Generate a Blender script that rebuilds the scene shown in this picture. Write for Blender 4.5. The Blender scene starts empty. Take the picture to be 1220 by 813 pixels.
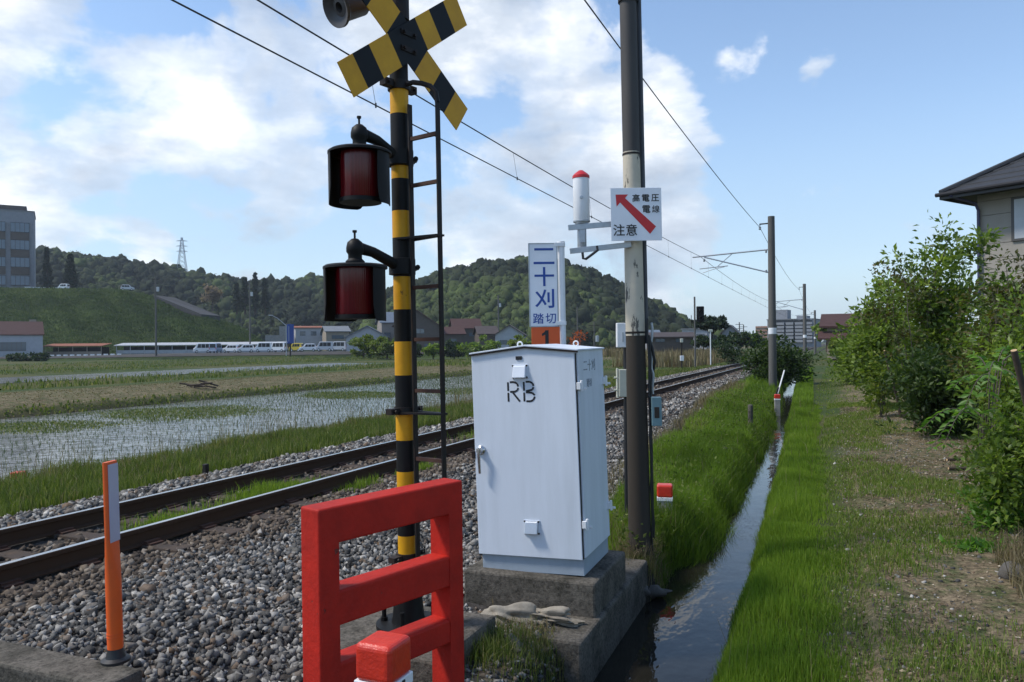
import bpy, math, random
import numpy as np
from mathutils import Vector, Matrix
random.seed(7)
RNG = np.random.default_rng(11)
rad = math.radians
S = bpy.context.scene
COL = S.collection

# ------------------------------------------------------------------ camera
EYE = 1.6
FPX = 934.0
YAW, PITCH, ROLL = 22.66, 0.18, -0.5
cam_d = bpy.data.cameras.new('camera')
cam = bpy.data.objects.new('camera', cam_d); COL.objects.link(cam)
CR = (Matrix.Rotation(rad(YAW), 3, 'Z') @ Matrix.Rotation(rad(90 + PITCH), 3, 'X') @ Matrix.Rotation(rad(ROLL), 3, 'Z'))
cam.matrix_world = Matrix.Translation((0, 0, EYE)) @ CR.to_4x4()
cam_d.sensor_width = 36; cam_d.lens = FPX / 1220 * 36
cam_d.clip_end = 5000; cam_d.clip_start = 0.05
S.camera = cam

def ray(px, py):
    return CR @ Vector(((px - 610) / FPX, (406.5 - py) / FPX, -1))
def P(px, py, D):                       # survey point: sight line and distance
    return Vector((0, 0, EYE)) + ray(px, py) * D
def G(px, py, z):                       # survey point: sight line meets a level
    r = ray(px, py); return Vector((0, 0, EYE)) + r * ((z - EYE) / r.z)
def cdir(a):                            # level direction, degrees right of the view axis
    b = rad(a - YAW); return Vector((math.sin(b), math.cos(b), 0))
def frame(loc, xdir, up=(0, 0, 1)):
    Z = Vector(up).normalized(); X = Vector(xdir); X = (X - Z * X.dot(Z)).normalized(); Y = Z.cross(X)
    m = Matrix((X, Y, Z)).transposed().to_4x4(); m.translation = loc; return m

# ------------------------------------------------------------------ mesh helpers
class MB:
    def __init__(s): s.v = []; s.f = []; s.m = []
    def add(s, V, F, mat=0, M=None):
        o = len(s.v)
        for v in V:
            v = Vector(v); s.v.append(M @ v if M is not None else v)
        for k, f in enumerate(F):
            s.f.append([i + o for i in f]); s.m.append(mat if isinstance(mat, int) else mat[k])
        return s
    def box(s, c, d, mat=0, M=None):
        x, y, z = [q / 2 for q in d]
        V = [(c[0] + i * x, c[1] + j * y, c[2] + k * z) for i in (-1, 1) for j in (-1, 1) for k in (-1, 1)]
        return s.add(V, [(0, 1, 3, 2), (4, 6, 7, 5), (0, 4, 5, 1), (2, 3, 7, 6), (0, 2, 6, 4), (1, 5, 7, 3)], mat, M)
    def bar(s, a, b, w, h, mat=0, up=(0, 0, 1)):
        a = Vector(a); b = Vector(b); d = b - a; L = d.length
        u = Vector(up)
        if abs(d.normalized().dot(u)) > .95: u = Vector((0, 1, 0))
        m = frame(a, d, u)
        X = d.normalized(); Y = u.cross(X).normalized(); Z = X.cross(Y)
        m = Matrix((X, Y, Z)).transposed().to_4x4(); m.translation = a
        return s.box((L / 2, 0, 0), (L, w, h), mat, m)
    def tube(s, pts, r, n=8, mat=0, caps=True):
        pts = [Vector(p) for p in pts]; k = len(pts)
        rs = r if isinstance(r, (list, tuple)) else [r] * k
        T = [(pts[min(i + 1, k - 1)] - pts[max(i - 1, 0)]).normalized() for i in range(k)]
        a = T[0].orthogonal().normalized(); V = []
        for i in range(k):
            a = (a - T[i] * a.dot(T[i])).normalized(); b = T[i].cross(a)
            for j in range(n):
                t = 2 * math.pi * j / n
                V.append(pts[i] + (a * math.cos(t) + b * math.sin(t)) * rs[i])
        F = [(i * n + j, i * n + (j + 1) % n, (i + 1) * n + (j + 1) % n, (i + 1) * n + j) for i in range(k - 1) for j in range(n)]
        mm = [mat if isinstance(mat, int) else mat[i] for i in range(k - 1) for j in range(n)]
        if caps:
            F += [tuple(range(n))[::-1], tuple((k - 1) * n + j for j in range(n))]; mm += [mm[0], mm[-1]]
        return s.add(V, F, mm)
    def lathe(s, prof, n=20, M=None, mat=0, a0=0, a1=2 * math.pi):
        full = abs(a1 - a0 - 2 * math.pi) < 1e-6; m = n if full else n + 1
        V = []; k = len(prof)
        for r, z in prof:
            for j in range(m):
                t = a0 + (a1 - a0) * j / n
                V.append((r * math.cos(t), r * math.sin(t), z))
        F = []; mm = []
        for i in range(k - 1):
            for j in range(n):
                q = (j + 1) % m
                F.append((i * m + j, i * m + q, (i + 1) * m + q, (i + 1) * m + j)); mm.append(mat if isinstance(mat, int) else mat[i])
        if full:
            if prof[0][0] > 1e-5: F.append(tuple(range(m))[::-1]); mm.append(mm[0])
            if prof[-1][0] > 1e-5: F.append(tuple((k - 1) * m + j for j in range(m))); mm.append(mm[-1])
        return s.add(V, F, mm, M)
    def prism(s, poly, y0, y1, mat=0, M=None):      # poly in XZ, extruded along Y
        n = len(poly)
        V = [(x, y0, z) for x, z in poly] + [(x, y1, z) for x, z in poly]
        F = [tuple(range(n)), tuple(range(2 * n - 1, n - 1, -1))] + [(i, i + n, (i + 1) % n + n, (i + 1) % n) for i in range(n)]
        return s.add(V, F, mat, M)
    def quad(s, V, mat=0): return s.add(V, [tuple(range(len(V)))], mat)
    def build(s, name, mats, parent=None, smooth=None, bevel=0, seg=2, recalc=True):
        me = bpy.data.meshes.new(name)
        me.from_pydata([tuple(v) for v in s.v], [], s.f)
        if not isinstance(mats, (list, tuple)): mats = [mats]
        for m in mats: me.materials.append(m)
        me.polygons.foreach_set('material_index', s.m)
        if recalc:
            import bmesh
            b = bmesh.new(); b.from_mesh(me); bmesh.ops.remove_doubles(b, verts=b.verts, dist=1e-6)
            bmesh.ops.recalc_face_normals(b, faces=b.faces); b.to_mesh(me); b.free()
        if smooth:
            me.polygons.foreach_set('use_smooth', [True] * len(me.polygons)); me.set_sharp_from_angle(angle=rad(smooth))
        me.update()
        o = bpy.data.objects.new(name, me); COL.objects.link(o)
        if parent: o.parent = parent
        if bevel:
            md = o.modifiers.new('bevel', 'BEVEL'); md.width = bevel; md.segments = seg; md.limit_method = 'ANGLE'; md.angle_limit = rad(40)
        return o

def np_mesh(name, V, F, mats, parent=None, rnd=None, smooth=False, midx=None, extra=None):
    V = np.asarray(V, np.float32); F = np.asarray(F, np.int32)
    me = bpy.data.meshes.new(name); nf, k = F.shape
    me.vertices.add(len(V)); me.vertices.foreach_set('co', V.ravel())
    me.loops.add(nf * k); me.loops.foreach_set('vertex_index', F.ravel())
    me.polygons.add(nf)
    me.polygons.foreach_set('loop_start', np.arange(0, nf * k, k, dtype=np.int32))
    if not isinstance(mats, (list, tuple)): mats = [mats]
    for m in mats: me.materials.append(m)
    if midx is not None: me.polygons.foreach_set('material_index', np.asarray(midx, np.int32))
    if smooth: me.polygons.foreach_set('use_smooth', np.ones(nf, bool))
    me.update(calc_edges=True)
    for nm, arr in ([('rnd', rnd)] if rnd is not None else []) + list((extra or {}).items()):
        at = me.attributes.new(nm, 'FLOAT', 'POINT'); at.data.foreach_set('value', np.asarray(arr, np.float32))
    o = bpy.data.objects.new(name, me); COL.objects.link(o)
    if parent: o.parent = parent
    return o

def tag(o, label=None, cat=None, group=None, kind=None):
    if label: o['label'] = label
    if cat: o['category'] = cat
    if group: o['group'] = group
    if kind: o['kind'] = kind
    return o
def thing(name, label, cat, m, group=None):
    o = bpy.data.objects.new(name, None); COL.objects.link(o)
    o.empty_display_size = .1
    o.matrix_world = m if isinstance(m, Matrix) else Matrix.Translation(m)
    return tag(o, label, cat, group)
def copy_tree(o, parent=None):
    c = o.copy(); COL.objects.link(c)
    if parent: c.parent = parent
    for ch in o.children: copy_tree(ch, c)
    return c

# ------------------------------------------------------------------ materials
def new_mat(name):
    m = bpy.data.materials.new(name); m.use_nodes = True; nt = m.node_tree; nt.nodes.clear()
    out = nt.nodes.new('ShaderNodeOutputMaterial'); b = nt.nodes.new('ShaderNodeBsdfPrincipled')
    nt.links.new(b.outputs[0], out.inputs[0]); return m, nt, b
def N(nt, t, **kw):
    n = nt.nodes.new(t)
    for k, v in kw.items():
        if k.startswith('i_'):
            key = k[2:]; key = int(key) if key.isdigit() else key.replace('_', ' ')
            n.inputs[key].default_value = v
        else: setattr(n, k, v)
    return n
def c4(c): return (c[0], c[1], c[2], 1)
def noise(nt, vec, scale, detail=4, rough=.6):
    n = N(nt, 'ShaderNodeTexNoise', i_Scale=scale, i_Detail=detail, i_Roughness=rough)
    if vec is not None: nt.links.new(vec, n.inputs['Vector'])
    return n.outputs['Fac']
def ramp(nt, fac, stops, interp='LINEAR'):
    r = nt.nodes.new('ShaderNodeValToRGB'); nt.links.new(fac, r.inputs[0]); e = r.color_ramp.elements; r.color_ramp.interpolation = interp
    while len(e) < len(stops): e.new(.5)
    for q, (p, c) in zip(e, stops): q.position = p; q.color = c4(c) if not isinstance(c, (int, float)) else (c, c, c, 1)
    return r.outputs[0]
def mixc(nt, fac, a, b, blend='MIX'):
    n = nt.nodes.new('ShaderNodeMix'); n.data_type = 'RGBA'; n.blend_type = blend
    if isinstance(fac, (int, float)): n.inputs[0].default_value = fac
    else: nt.links.new(fac, n.inputs[0])
    for k, q in ((6, a), (7, b)):
        if isinstance(q, (tuple, list)): n.inputs[k].default_value = c4(q)
        else: nt.links.new(q, n.inputs[k])
    return n.outputs[2]
def math_(nt, op, a, b=None, clamp=False):
    n = nt.nodes.new('ShaderNodeMath'); n.operation = op; n.use_clamp = clamp
    for k, q in ((0, a), (1, b)):
        if q is None: continue
        if isinstance(q, (int, float)): n.inputs[k].default_value = q
        else: nt.links.new(q, n.inputs[k])
    return n.outputs[0]
def bump(nt, b, h, dist, strength=1):
    n = N(nt, 'ShaderNodeBump', i_Strength=strength, i_Distance=dist)
    nt.links.new(h, n.inputs['Height']); nt.links.new(n.outputs[0], b.inputs['Normal'])
def mk(name, col, rough=.6, metal=0, dirt=None, amt=.5, scale=6, fine=0, bdist=0, bscale=60, spec=.5, streak=False, coat=0):
    """paint / concrete / metal with mottling, dirt patches, fine grain and a bump"""
    m, nt, b = new_mat(name)
    tc = N(nt, 'ShaderNodeTexCoord'); v = tc.outputs['Object']
    if streak:
        mp = N(nt, 'ShaderNodeMapping'); mp.inputs['Scale'].default_value = (1, 1, .12); nt.links.new(v, mp.inputs[0]); v = mp.outputs[0]
    base = col
    if dirt is None: dirt = tuple(c * .6 for c in col)
    n1 = noise(nt, v, scale, 6, .65)
    f = ramp(nt, n1, [(.42, 0.), (.72, 1.)])
    c = mixc(nt, math_(nt, 'MULTIPLY', f, amt), base, dirt)
    if fine:
        n2 = noise(nt, tc.outputs['Object'], bscale, 3, .7)
        c = mixc(nt, fine, c, ramp(nt, n2, [(.3, .25), (.5, 1.), (.75, 1.6)]), 'MULTIPLY')
    nt.links.new(c, b.inputs['Base Color'])
    rr = math_(nt, 'ADD', math_(nt, 'MULTIPLY', n1, .25), rough - .12, True); nt.links.new(rr, b.inputs['Roughness'])
    b.inputs['Metallic'].default_value = metal; b.inputs['Specular IOR Level'].default_value = spec
    b.inputs['Coat Weight'].default_value = coat
    if bdist: bump(nt, b, noise(nt, tc.outputs['Object'], bscale, 4, .7), bdist)
    return m
def attr_mat(name, stops, rough=.8, trans=0, tcol=None, scale_noise=None, bdist=0, spec=.3):
    """colour from the per-piece random value (stones, leaves, blades); optional translucency"""
    m, nt, b = new_mat(name)
    a = N(nt, 'ShaderNodeAttribute', attribute_name='rnd')
    c = ramp(nt, a.outputs['Fac'], stops)
    tc = N(nt, 'ShaderNodeTexCoord')
    if scale_noise:
        n = noise(nt, tc.outputs['Object'], scale_noise, 4, .6)
        c = mixc(nt, .6, c, ramp(nt, n, [(.25, .45), (.5, 1.), (.75, 1.5)]), 'MULTIPLY')
    nt.links.new(c, b.inputs['Base Color']); b.inputs['Roughness'].default_value = rough; b.inputs['Specular IOR Level'].default_value = spec
    if bdist: bump(nt, b, noise(nt, tc.outputs['Object'], 90, 4, .7), bdist)
    if trans:
        t = N(nt, 'ShaderNodeBsdfTranslucent'); mx = N(nt, 'ShaderNodeMixShader', i_0=trans)
        tcx = mixc(nt, 1.0, c, tcol or (1.2, 1.3, .6), 'MULTIPLY'); nt.links.new(tcx, t.inputs[0])
        nt.links.new(b.outputs[0], mx.inputs[1]); nt.links.new(t.outputs[0], mx.inputs[2])
        out = [n for n in nt.nodes if n.type == 'OUTPUT_MATERIAL'][0]; nt.links.new(mx.outputs[0], out.inputs[0])
    return m

MAT = dict(
    red=mk('red_paint', (.46, .024, .016), .42, dirt=(.24, .02, .014), amt=.7, scale=14, bdist=.005, bscale=22),
    redcap=mk('red_cap_paint', (.62, .035, .015), .35, dirt=(.42, .02, .01), amt=.6, scale=18, bdist=.004, bscale=30),
    orange=mk('orange_plastic', (.8, .115, .012), .45, dirt=(.5, .09, .02), amt=.35, scale=8),
    orange_plate=mk('orange_plate', (.75, .105, .015), .5, amt=.2),
    yellow=mk('yellow_paint', (.72, .36, .008), .45, dirt=(.34, .14, .012), amt=.4, scale=7, bdist=.0008, bscale=50),
    black=mk('black_paint', (.006, .006, .006), .55, dirt=(.022, .019, .016), amt=.4, scale=8, spec=.22),
    iron=mk('dark_iron', (.012, .010, .009), .6, spec=.3, dirt=(.045, .022, .013), amt=.6, scale=10, bdist=.0006),
    rust=mk('rusty_iron', (.07, .028, .015), .8, dirt=(.03, .018, .014), amt=.7, scale=14, bdist=.001),
    boxwhite=mk('cabinet_paint', (.70, .75, .82), .42, dirt=(.50, .54, .58), amt=.5, scale=5, streak=True, bdist=.0006, bscale=9),
    boxgrey=mk('cabinet_base', (.34, .40, .46), .5, amt=.4),
    white=mk('white_paint', (.78, .79, .80), .45, dirt=(.5, .5, .48), amt=.35, scale=4),
    signwhite=mk('sign_enamel', (.78, .80, .84), .35, dirt=(.62, .64, .66), amt=.3, scale=5),
    steel=mk('galvanised_steel', (.42, .45, .48), .42, .6, dirt=(.28, .29, .30), amt=.5, scale=12),
    silver=mk('bare_aluminium', (.6, .62, .64), .35, .8, amt=.3, scale=30),
    cream=mk('peeling_cream_paint', (.62, .55, .43), .75, spec=.2, dirt=(.15, .135, .12), amt=.8, scale=5, streak=True, bdist=.001),
    polebrown=mk('pole_brown_coat', (.050, .042, .034), .85, spec=.15, dirt=(.07, .06, .052), amt=.5, scale=5, streak=True, bdist=.001),
    concrete=mk('weathered_concrete', (.13, .115, .095), .95, dirt=(.036, .034, .026), amt=.95, scale=5, fine=.75, bdist=.008, bscale=45, spec=.15),
    concrete_pale=mk('pale_concrete', (.30, .29, .27), .9, dirt=(.14, .135, .12), amt=.7, scale=3, fine=.4, bdist=.003),
    concpole=mk('pole_concrete', (.115, .11, .10), .85, dirt=(.055, .053, .048), amt=.7, scale=2.5, streak=True, fine=.3),
    blue=mk('sign_blue', (.010, .062, .30), .4, amt=.2),
    ink=mk('sign_black', (.012, .012, .014), .5, amt=.2),
    arrow=mk('sign_red', (.55, .015, .02), .4, amt=.2),
    teal=mk('teal_box', (.17, .28, .30), .5, dirt=(.10, .15, .16), amt=.5),
    ivory=mk('ivory_box', (.52, .52, .43), .5, dirt=(.3, .29, .22), amt=.4),
    cable=mk('black_cable', (.015, .015, .016), .5),
    wire=mk('overhead_wire', (.03, .03, .032), .5),
    rubber=mk('black_rubber', (.012, .012, .013), .5),
    sheet=mk('grey_reflective_sheet', (.42, .44, .52), .35, amt=.15),
    sleeper=mk('sleeper_wood', (.045, .032, .024), .9, dirt=(.11, .07, .04), amt=.6, scale=9, fine=.4, bdist=.003),
    railside=mk('rail_rust', (.065, .038, .024), .85, spec=.12, dirt=(.07, .035, .02), amt=.6, scale=5),
    railtop=mk('rail_polished', (.55, .54, .53), .22, .95, amt=.2),
    wood=mk('bark', (.07, .05, .035), .9, dirt=(.035, .025, .02), amt=.7, scale=12, bdist=.004),
    cutwood=mk('cut_wood', (.5, .34, .18), .8, amt=.3, scale=30),
    stem=mk('grey_stem', (.10, .08, .06), .9, dirt=(.05, .04, .03), amt=.6, scale=20),
    glass=mk('window_glass', (.10, .13, .15), .12, amt=.2, spec=.8),
    glassdark=mk('dark_window_glass', (.02, .023, .026), .25, amt=.2, spec=.35),
    darkopen=mk('dark_interior', (.018, .017, .016), .95, amt=.3, spec=.05),  # near-black; the inner shade of the open sheds is put into the colour
    sack=mk('dirty_sack', (.32, .28, .22), .85, dirt=(.10, .08, .055), amt=.8, scale=7, bdist=.006, bscale=25),
    rock=mk('grey_rock', (.10, .09, .078), .9, dirt=(.045, .04, .034), amt=.7, scale=8, bdist=.006, bscale=30),
    chrome=mk('chrome', (.6, .6, .6), .2, .9),
)
def chips(name, col, chip, th, scale, stretch=1, rough=.5, fade=None, spec=.3, bd=.002):
    """paint with hard edged bare patches and soft fading"""
    m, nt, b = new_mat(name); tc = N(nt, 'ShaderNodeTexCoord'); mp = N(nt, 'ShaderNodeMapping'); mp.inputs['Scale'].default_value = (1, 1, stretch); nt.links.new(tc.outputs['Object'], mp.inputs[0])
    c = mixc(nt, ramp(nt, noise(nt, tc.outputs['Object'], 3.5, 6, .7), [(.35, 0.), (.7, .8)]), col, fade or tuple(q * .6 for q in col))
    n = noise(nt, mp.outputs[0], scale, 7, .68); k = ramp(nt, n, [(th, 0.), (th + .025, 1.)])
    c = mixc(nt, k, c, chip); nt.links.new(c, b.inputs['Base Color']); b.inputs['Roughness'].default_value = rough; b.inputs['Specular IOR Level'].default_value = spec
    bump(nt, b, math_(nt, 'SUBTRACT', noise(nt, tc.outputs['Object'], 26, 4, .65), math_(nt, 'MULTIPLY', k, .5)), bd); return m
MAT['red'] = chips('red_paint', (.53, .026, .015), (.16, .06, .045), .655, 16, 1, .62, (.27, .018, .013), .16, .004)
MAT['cream'] = chips('peeling_cream_paint', (.60, .53, .41), (.13, .12, .105), .585, 7, .3, .75, (.46, .41, .33), .2)
MAT['yellow'] = chips('yellow_paint', (.72, .36, .008), (.10, .05, .02), .68, 11, .7, .5, (.52, .24, .008), .3, .001)
m, nt, b = new_mat('lamp_red_lens')
tc = N(nt, 'ShaderNodeTexCoord'); w = N(nt, 'ShaderNodeTexWave', i_Scale=28.0, bands_direction='X'); nt.links.new(tc.outputs['Object'], w.inputs[0])
nt.links.new(mixc(nt, w.outputs['Fac'], (.10, .004, .006), (.125, .005, .008)), b.inputs['Base Color']); b.inputs['Roughness'].default_value = .22
bump(nt, b, w.outputs['Fac'], .001); MAT['lens'] = m

# text -> flat mesh, part of a sign
def text_part(name, body, size, mat, parent, loc, rz=0, bold=0.0, sx=1.0, extra=None, rot=None):
    cu = bpy.data.curves.new(name, 'FONT'); cu.body = body; cu.size = size; cu.align_x = 'CENTER'; cu.align_y = 'CENTER'
    cu.offset = bold; cu.extrude = .0006; cu.resolution_u = 4
    t = bpy.data.objects.new('tmp', cu); COL.objects.link(t); bpy.context.view_layer.update()
    dg = bpy.context.evaluated_depsgraph_get()
    me = bpy.data.meshes.new_from_object(t.evaluated_get(dg), depsgraph=dg); bpy.data.objects.remove(t)
    xs = [v.co for v in me.vertices]
    cx = (min(v.x for v in xs) + max(v.x for v in xs)) / 2; cy = (min(v.y for v in xs) + max(v.y for v in xs)) / 2
    M = Matrix.Translation(loc) @ (rot or Matrix.Rotation(rad(90), 4, 'X')) @ Matrix.Diagonal((sx, 1, 1, 1)) @ Matrix.Translation((-cx, -cy, 0))
    me.transform(M); me.materials.clear(); me.materials.append(mat)
    o = bpy.data.objects.new(name, me); COL.objects.link(o); o.parent = parent; return o
def stroke(mb, pts, w, y, M=None):      # flat ribbon in XZ at depth y
    for (x0, z0), (x1, z1) in zip(pts[:-1], pts[1:]):
        d = Vector((x1 - x0, z1 - z0)); L = d.length; d /= L; n = Vector((-d.y, d.x)) * w / 2
        mb.add([(x0 - n.x, y, z0 - n.y), (x1 - n.x, y, z1 - n.y), (x1 + n.x, y, z1 + n.y), (x0 + n.x, y, z0 + n.y)], [(0, 1, 2, 3)], 0, M)

# ------------------------------------------------------------------ terrain
def smooth(a, b, x): t = np.clip((x - a) / (b - a), 0, 1); return t * t * (3 - 2 * t)
_ph = RNG.uniform(0, 6.28, (14, 2)); _kk = RNG.normal(0, 1, (14, 2))
def wob(X, Y, s):                       # cheap smooth noise, about -1..1
    r = 0
    for i in range(14): r = r + np.sin(_kk[i, 0] * X / s + _ph[i, 0] + 1.7 * np.sin(_kk[i, 1] * Y / s + _ph[i, 1])) * np.cos(_kk[i, 1] * Y / s + _ph[i, 1])
    return r / 4.5
def wR(Y): return np.interp(Y, [0, 5.4, 9, 13.5, 18, 37, 48, 75], [-.78, -.80, -.86, -1.01, -1.15, -1.93, -2.29, -3.2])
def wL(Y): return np.interp(Y, [0, 6.6, 7.0, 7.8, 8.3, 9.6, 14, 18.6, 37, 48, 75], [-1.62, -1.62, -1.5, -1.52, -1.30, -1.24, -1.34, -1.42, -2.25, -2.62, -3.5])
WATER = -.68; PADDY = -1.05
ZX = np.array([(-900, -1.0), (-110, -1.0), (-97, -.95), (-95, -.6), (-93, -.95), (-80, -1.05), (-78.5, -.65), (-77, -1.05), (-50, -1.05), (-48.5, -.6), (-46, -.9), (-43, -.8), (-39, -.6), (-34, -.5), (-31, -.55), (-29.4, -.75), (-28.6, -1.15), (-14.6, -1.15),
               (-13.6, -.82), (-12, -.68), (-10, -.55), (-9, -.42), (-8.3, -.25), (-7.7, -.185), (-4.95, -.185), (-4.3, -.22), (-3.2, -.36), (-1.9, -.40), (-1.3, -.40), (-.6, -.40), (.1, -.29), (1, -.25), (3, -.17), (8, -.1), (300, 0)])
def gz(X, Y):
    X = np.asarray(X, float); Y = np.asarray(Y, float)
    z = np.interp(X, ZX[:, 0], ZX[:, 1])
    end = smooth(60, 64, Y) * ((X < -13.6) & (X > -29.4)); z = z + end * (-.75 - z)     # the flooded field ends
    l, r = wL(Y), wR(Y); mid = (l + r) / 2; hw = (r - l) / 2
    d = np.abs(X - mid) - hw
    carve = 1 - smooth(-.12, np.where(X < mid, np.interp(Y, [0, 7.0, 8.6], [.14, .14, .42]), .20), d)
    z = z + carve * (-.95 - z) * (Y < 72)
    dry = ((X > .2) | (X < -29) | ((X < -8.4) & (X > -13.4)) | ((X > -5) & (X < -1.9)))
    z = z + dry * (.025 * wob(X, Y, .8) + .02 * wob(X + 9, Y, .3) + .04 * wob(X, Y + 5, 3))
    heap = np.exp(-(((X + 4.1) / 1.0) ** 2 + ((Y - 3.9) / 1.0) ** 2)) * .07; z = z + heap
    soil = smooth(-1.62, -1.92, X) * smooth(-2.9, -2.6, X) * (1 - smooth(5.2, 5.3, Y)) * smooth(2.6, 3.2, Y); z = z + soil * (-.31 + .03 * wob(X, Y, .22) - z)
    return z
def axis(parts):
    out = []
    for a, b, s in parts: out += list(np.arange(a, b, s))
    return np.array(out + [parts[-1][1]])
gx = axis([(-900, -140, 20), (-140, -50, 2.5), (-50, -29.5, .6), (-29.5, -28.4, .2), (-28.4, -14.8, 1.2), (-14.8, -8.6, .25), (-8.6, -4.2, .3), (-4.2, -2.8, .14), (-2.8, .4, .06), (.4, 4, .12), (4, 16, .6), (16, 80, 4), (80, 500, 30)])
gy = axis([(-60, -4, 4), (-4, 2.4, .8), (2.4, 11, .12), (11, 26, .25), (26, 60, .7), (60, 130, 2.5), (130, 1000, 25)])
XX, YY = np.meshgrid(gx, gy, indexing='ij'); ZZ = gz(XX, YY)
nx, ny = len(gx), len(gy); I = np.arange(nx * ny).reshape(nx, ny)
F = np.stack([I[:-1, :-1], I[1:, :-1], I[1:, 1:], I[:-1, 1:]], -1).reshape(-1, 4)
wb = wob(XX, YY, .9) * .25; wb2 = wob(XX, YY, 6) * 1.2
gravel = smooth(-8.95, -8.6, XX + wb) * (1 - smooth(-3.3, -2.9, XX + wb - np.interp(YY, [3, 14, 26, 58], [1.4, .1, -.9, -1.9])))
dirt = smooth(-.25, .35, XX + wb) * (1 - smooth(2.8, 3.8, XX + wb)) * (1 - smooth(26, 44, YY) * .6)
dirt = np.maximum(dirt, smooth(-38.5, -35.5, XX + wb2) * (1 - smooth(-29.6, -29.0, XX)) * .8)
dirt = np.maximum(dirt, smooth(-2.9, -2.4, XX) * (1 - smooth(-1.5, -1.3, XX)) * (1 - smooth(6.8, 7.4, YY)))
mud = (smooth(-29.3, -28.6, XX) * (1 - smooth(-14.7, -13.9, XX)) * (1 - smooth(60, 64, YY)))
mud = np.maximum(mud, (np.abs(XX - (wL(YY) + wR(YY)) / 2) < (wR(YY) - wL(YY)) / 2 + .10) * 1.0)
m, nt, b = new_mat('ground')
tc = N(nt, 'ShaderNodeTexCoord'); v = tc.outputs['Object']
A = {k: N(nt, 'ShaderNodeAttribute', attribute_name=k).outputs['Fac'] for k in ('gravel', 'dirt', 'mud')}
big = noise(nt, v, .09, 5, .6); midn = noise(nt, v, 1.3, 6, .65); fin = noise(nt, v, 22, 5, .75)
grass = mixc(nt, ramp(nt, midn, [(.35, 0.), (.65, 1.)]), (.030, .052, .013), (.062, .085, .022))
grass = mixc(nt, ramp(nt, big, [(.45, 0.), (.62, 1.)]), grass, (.085, .085, .030))
grass = mixc(nt, .7, grass, ramp(nt, fin, [(.3, .4), (.5, 1.), (.7, 1.5)]), 'MULTIPLY')
dry = mixc(nt, ramp(nt, midn, [(.3, 0.), (.7, 1.)]), (.125, .092, .056), (.24, .185, .115))
dry = mixc(nt, ramp(nt, noise(nt, v, 4.5, 5, .7), [(.45, 0.), (.60, .85)]), dry, (.055, .075, .024))
dry = mixc(nt, .9, dry, ramp(nt, fin, [(.32, .25), (.5, 1.), (.68, 1.9)]), 'MULTIPLY')
grv = mixc(nt, .9, (.07, .062, .055), ramp(nt, fin, [(.3, .3), (.5, .9), (.7, 1.7)]), 'MULTIPLY')
c = mixc(nt, math_(nt, 'ADD', A['dirt'], math_(nt, 'MULTIPLY', math_(nt, 'SUBTRACT', midn, .5), math_(nt, 'MULTIPLY', A['dirt'], .8)), True), grass, dry)
c = mixc(nt, A['gravel'], c, grv); c = mixc(nt, A['mud'], c, (.04, .034, .026))
nt.links.new(c, b.inputs['Base Color']); b.inputs['Roughness'].default_value = .95; b.inputs['Specular IOR Level'].default_value = .15
bump(nt, b, fin, .03)
ground = np_mesh('ground', np.stack([XX, YY, ZZ], -1).reshape(-1, 3), F, m, smooth=True, extra=dict(gravel=gravel.ravel(), dirt=dirt.ravel(), mud=mud.ravel()))
tag(ground, kind='structure')

# water
def water_mat(name, col, rough, bscale, bd, stretch=1):
    m, nt, b = new_mat(name); tc = N(nt, 'ShaderNodeTexCoord')
    mp = N(nt, 'ShaderNodeMapping'); mp.inputs['Scale'].default_value = (1, stretch, 1); nt.links.new(tc.outputs['Object'], mp.inputs[0])
    n = noise(nt, mp.outputs[0], .8, 4, .6)
    nt.links.new(mixc(nt, ramp(nt, n, [(.4, 0.), (.65, 1.)]), col, tuple(q * 1.9 for q in col)), b.inputs['Base Color'])
    b.inputs['Roughness'].default_value = rough; b.inputs['IOR'].default_value = 1.333
    bump(nt, b, noise(nt, mp.outputs[0], bscale, 3, .6), bd); return m
ys = np.concatenate([np.arange(2.2, 20, .4), np.arange(20, 72, 2)])
V = []; F = []
for k, y in enumerate(ys):
    V += [(wL(y) - .35, y, WATER), (wR(y) + .25, y, WATER)]
    if k: F.append((2 * k - 2, 2 * k - 1, 2 * k + 1, 2 * k))
tag(np_mesh('ditch_water', V, F, water_mat('ditch_water', (.014, .013, .010), .03, 4, .006, .5)), kind='structure')
wp = water_mat('paddy_water', (.13, .13, .12), .14, 2.2, .03)
tag(np_mesh('paddy_water', [(-29.6, -30, PADDY), (-13.2, -30, PADDY), (-13.2, 62, PADDY), (-29.6, 62, PADDY)], [(0, 1, 2, 3)], wp), kind='structure')
tag(np_mesh('far_paddy_water', [(-66, 30, -.93), (-55, 30, -.93), (-55, 92, -.93), (-66, 92, -.93)], [(0, 1, 2, 3)], wp), kind='structure')

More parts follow.
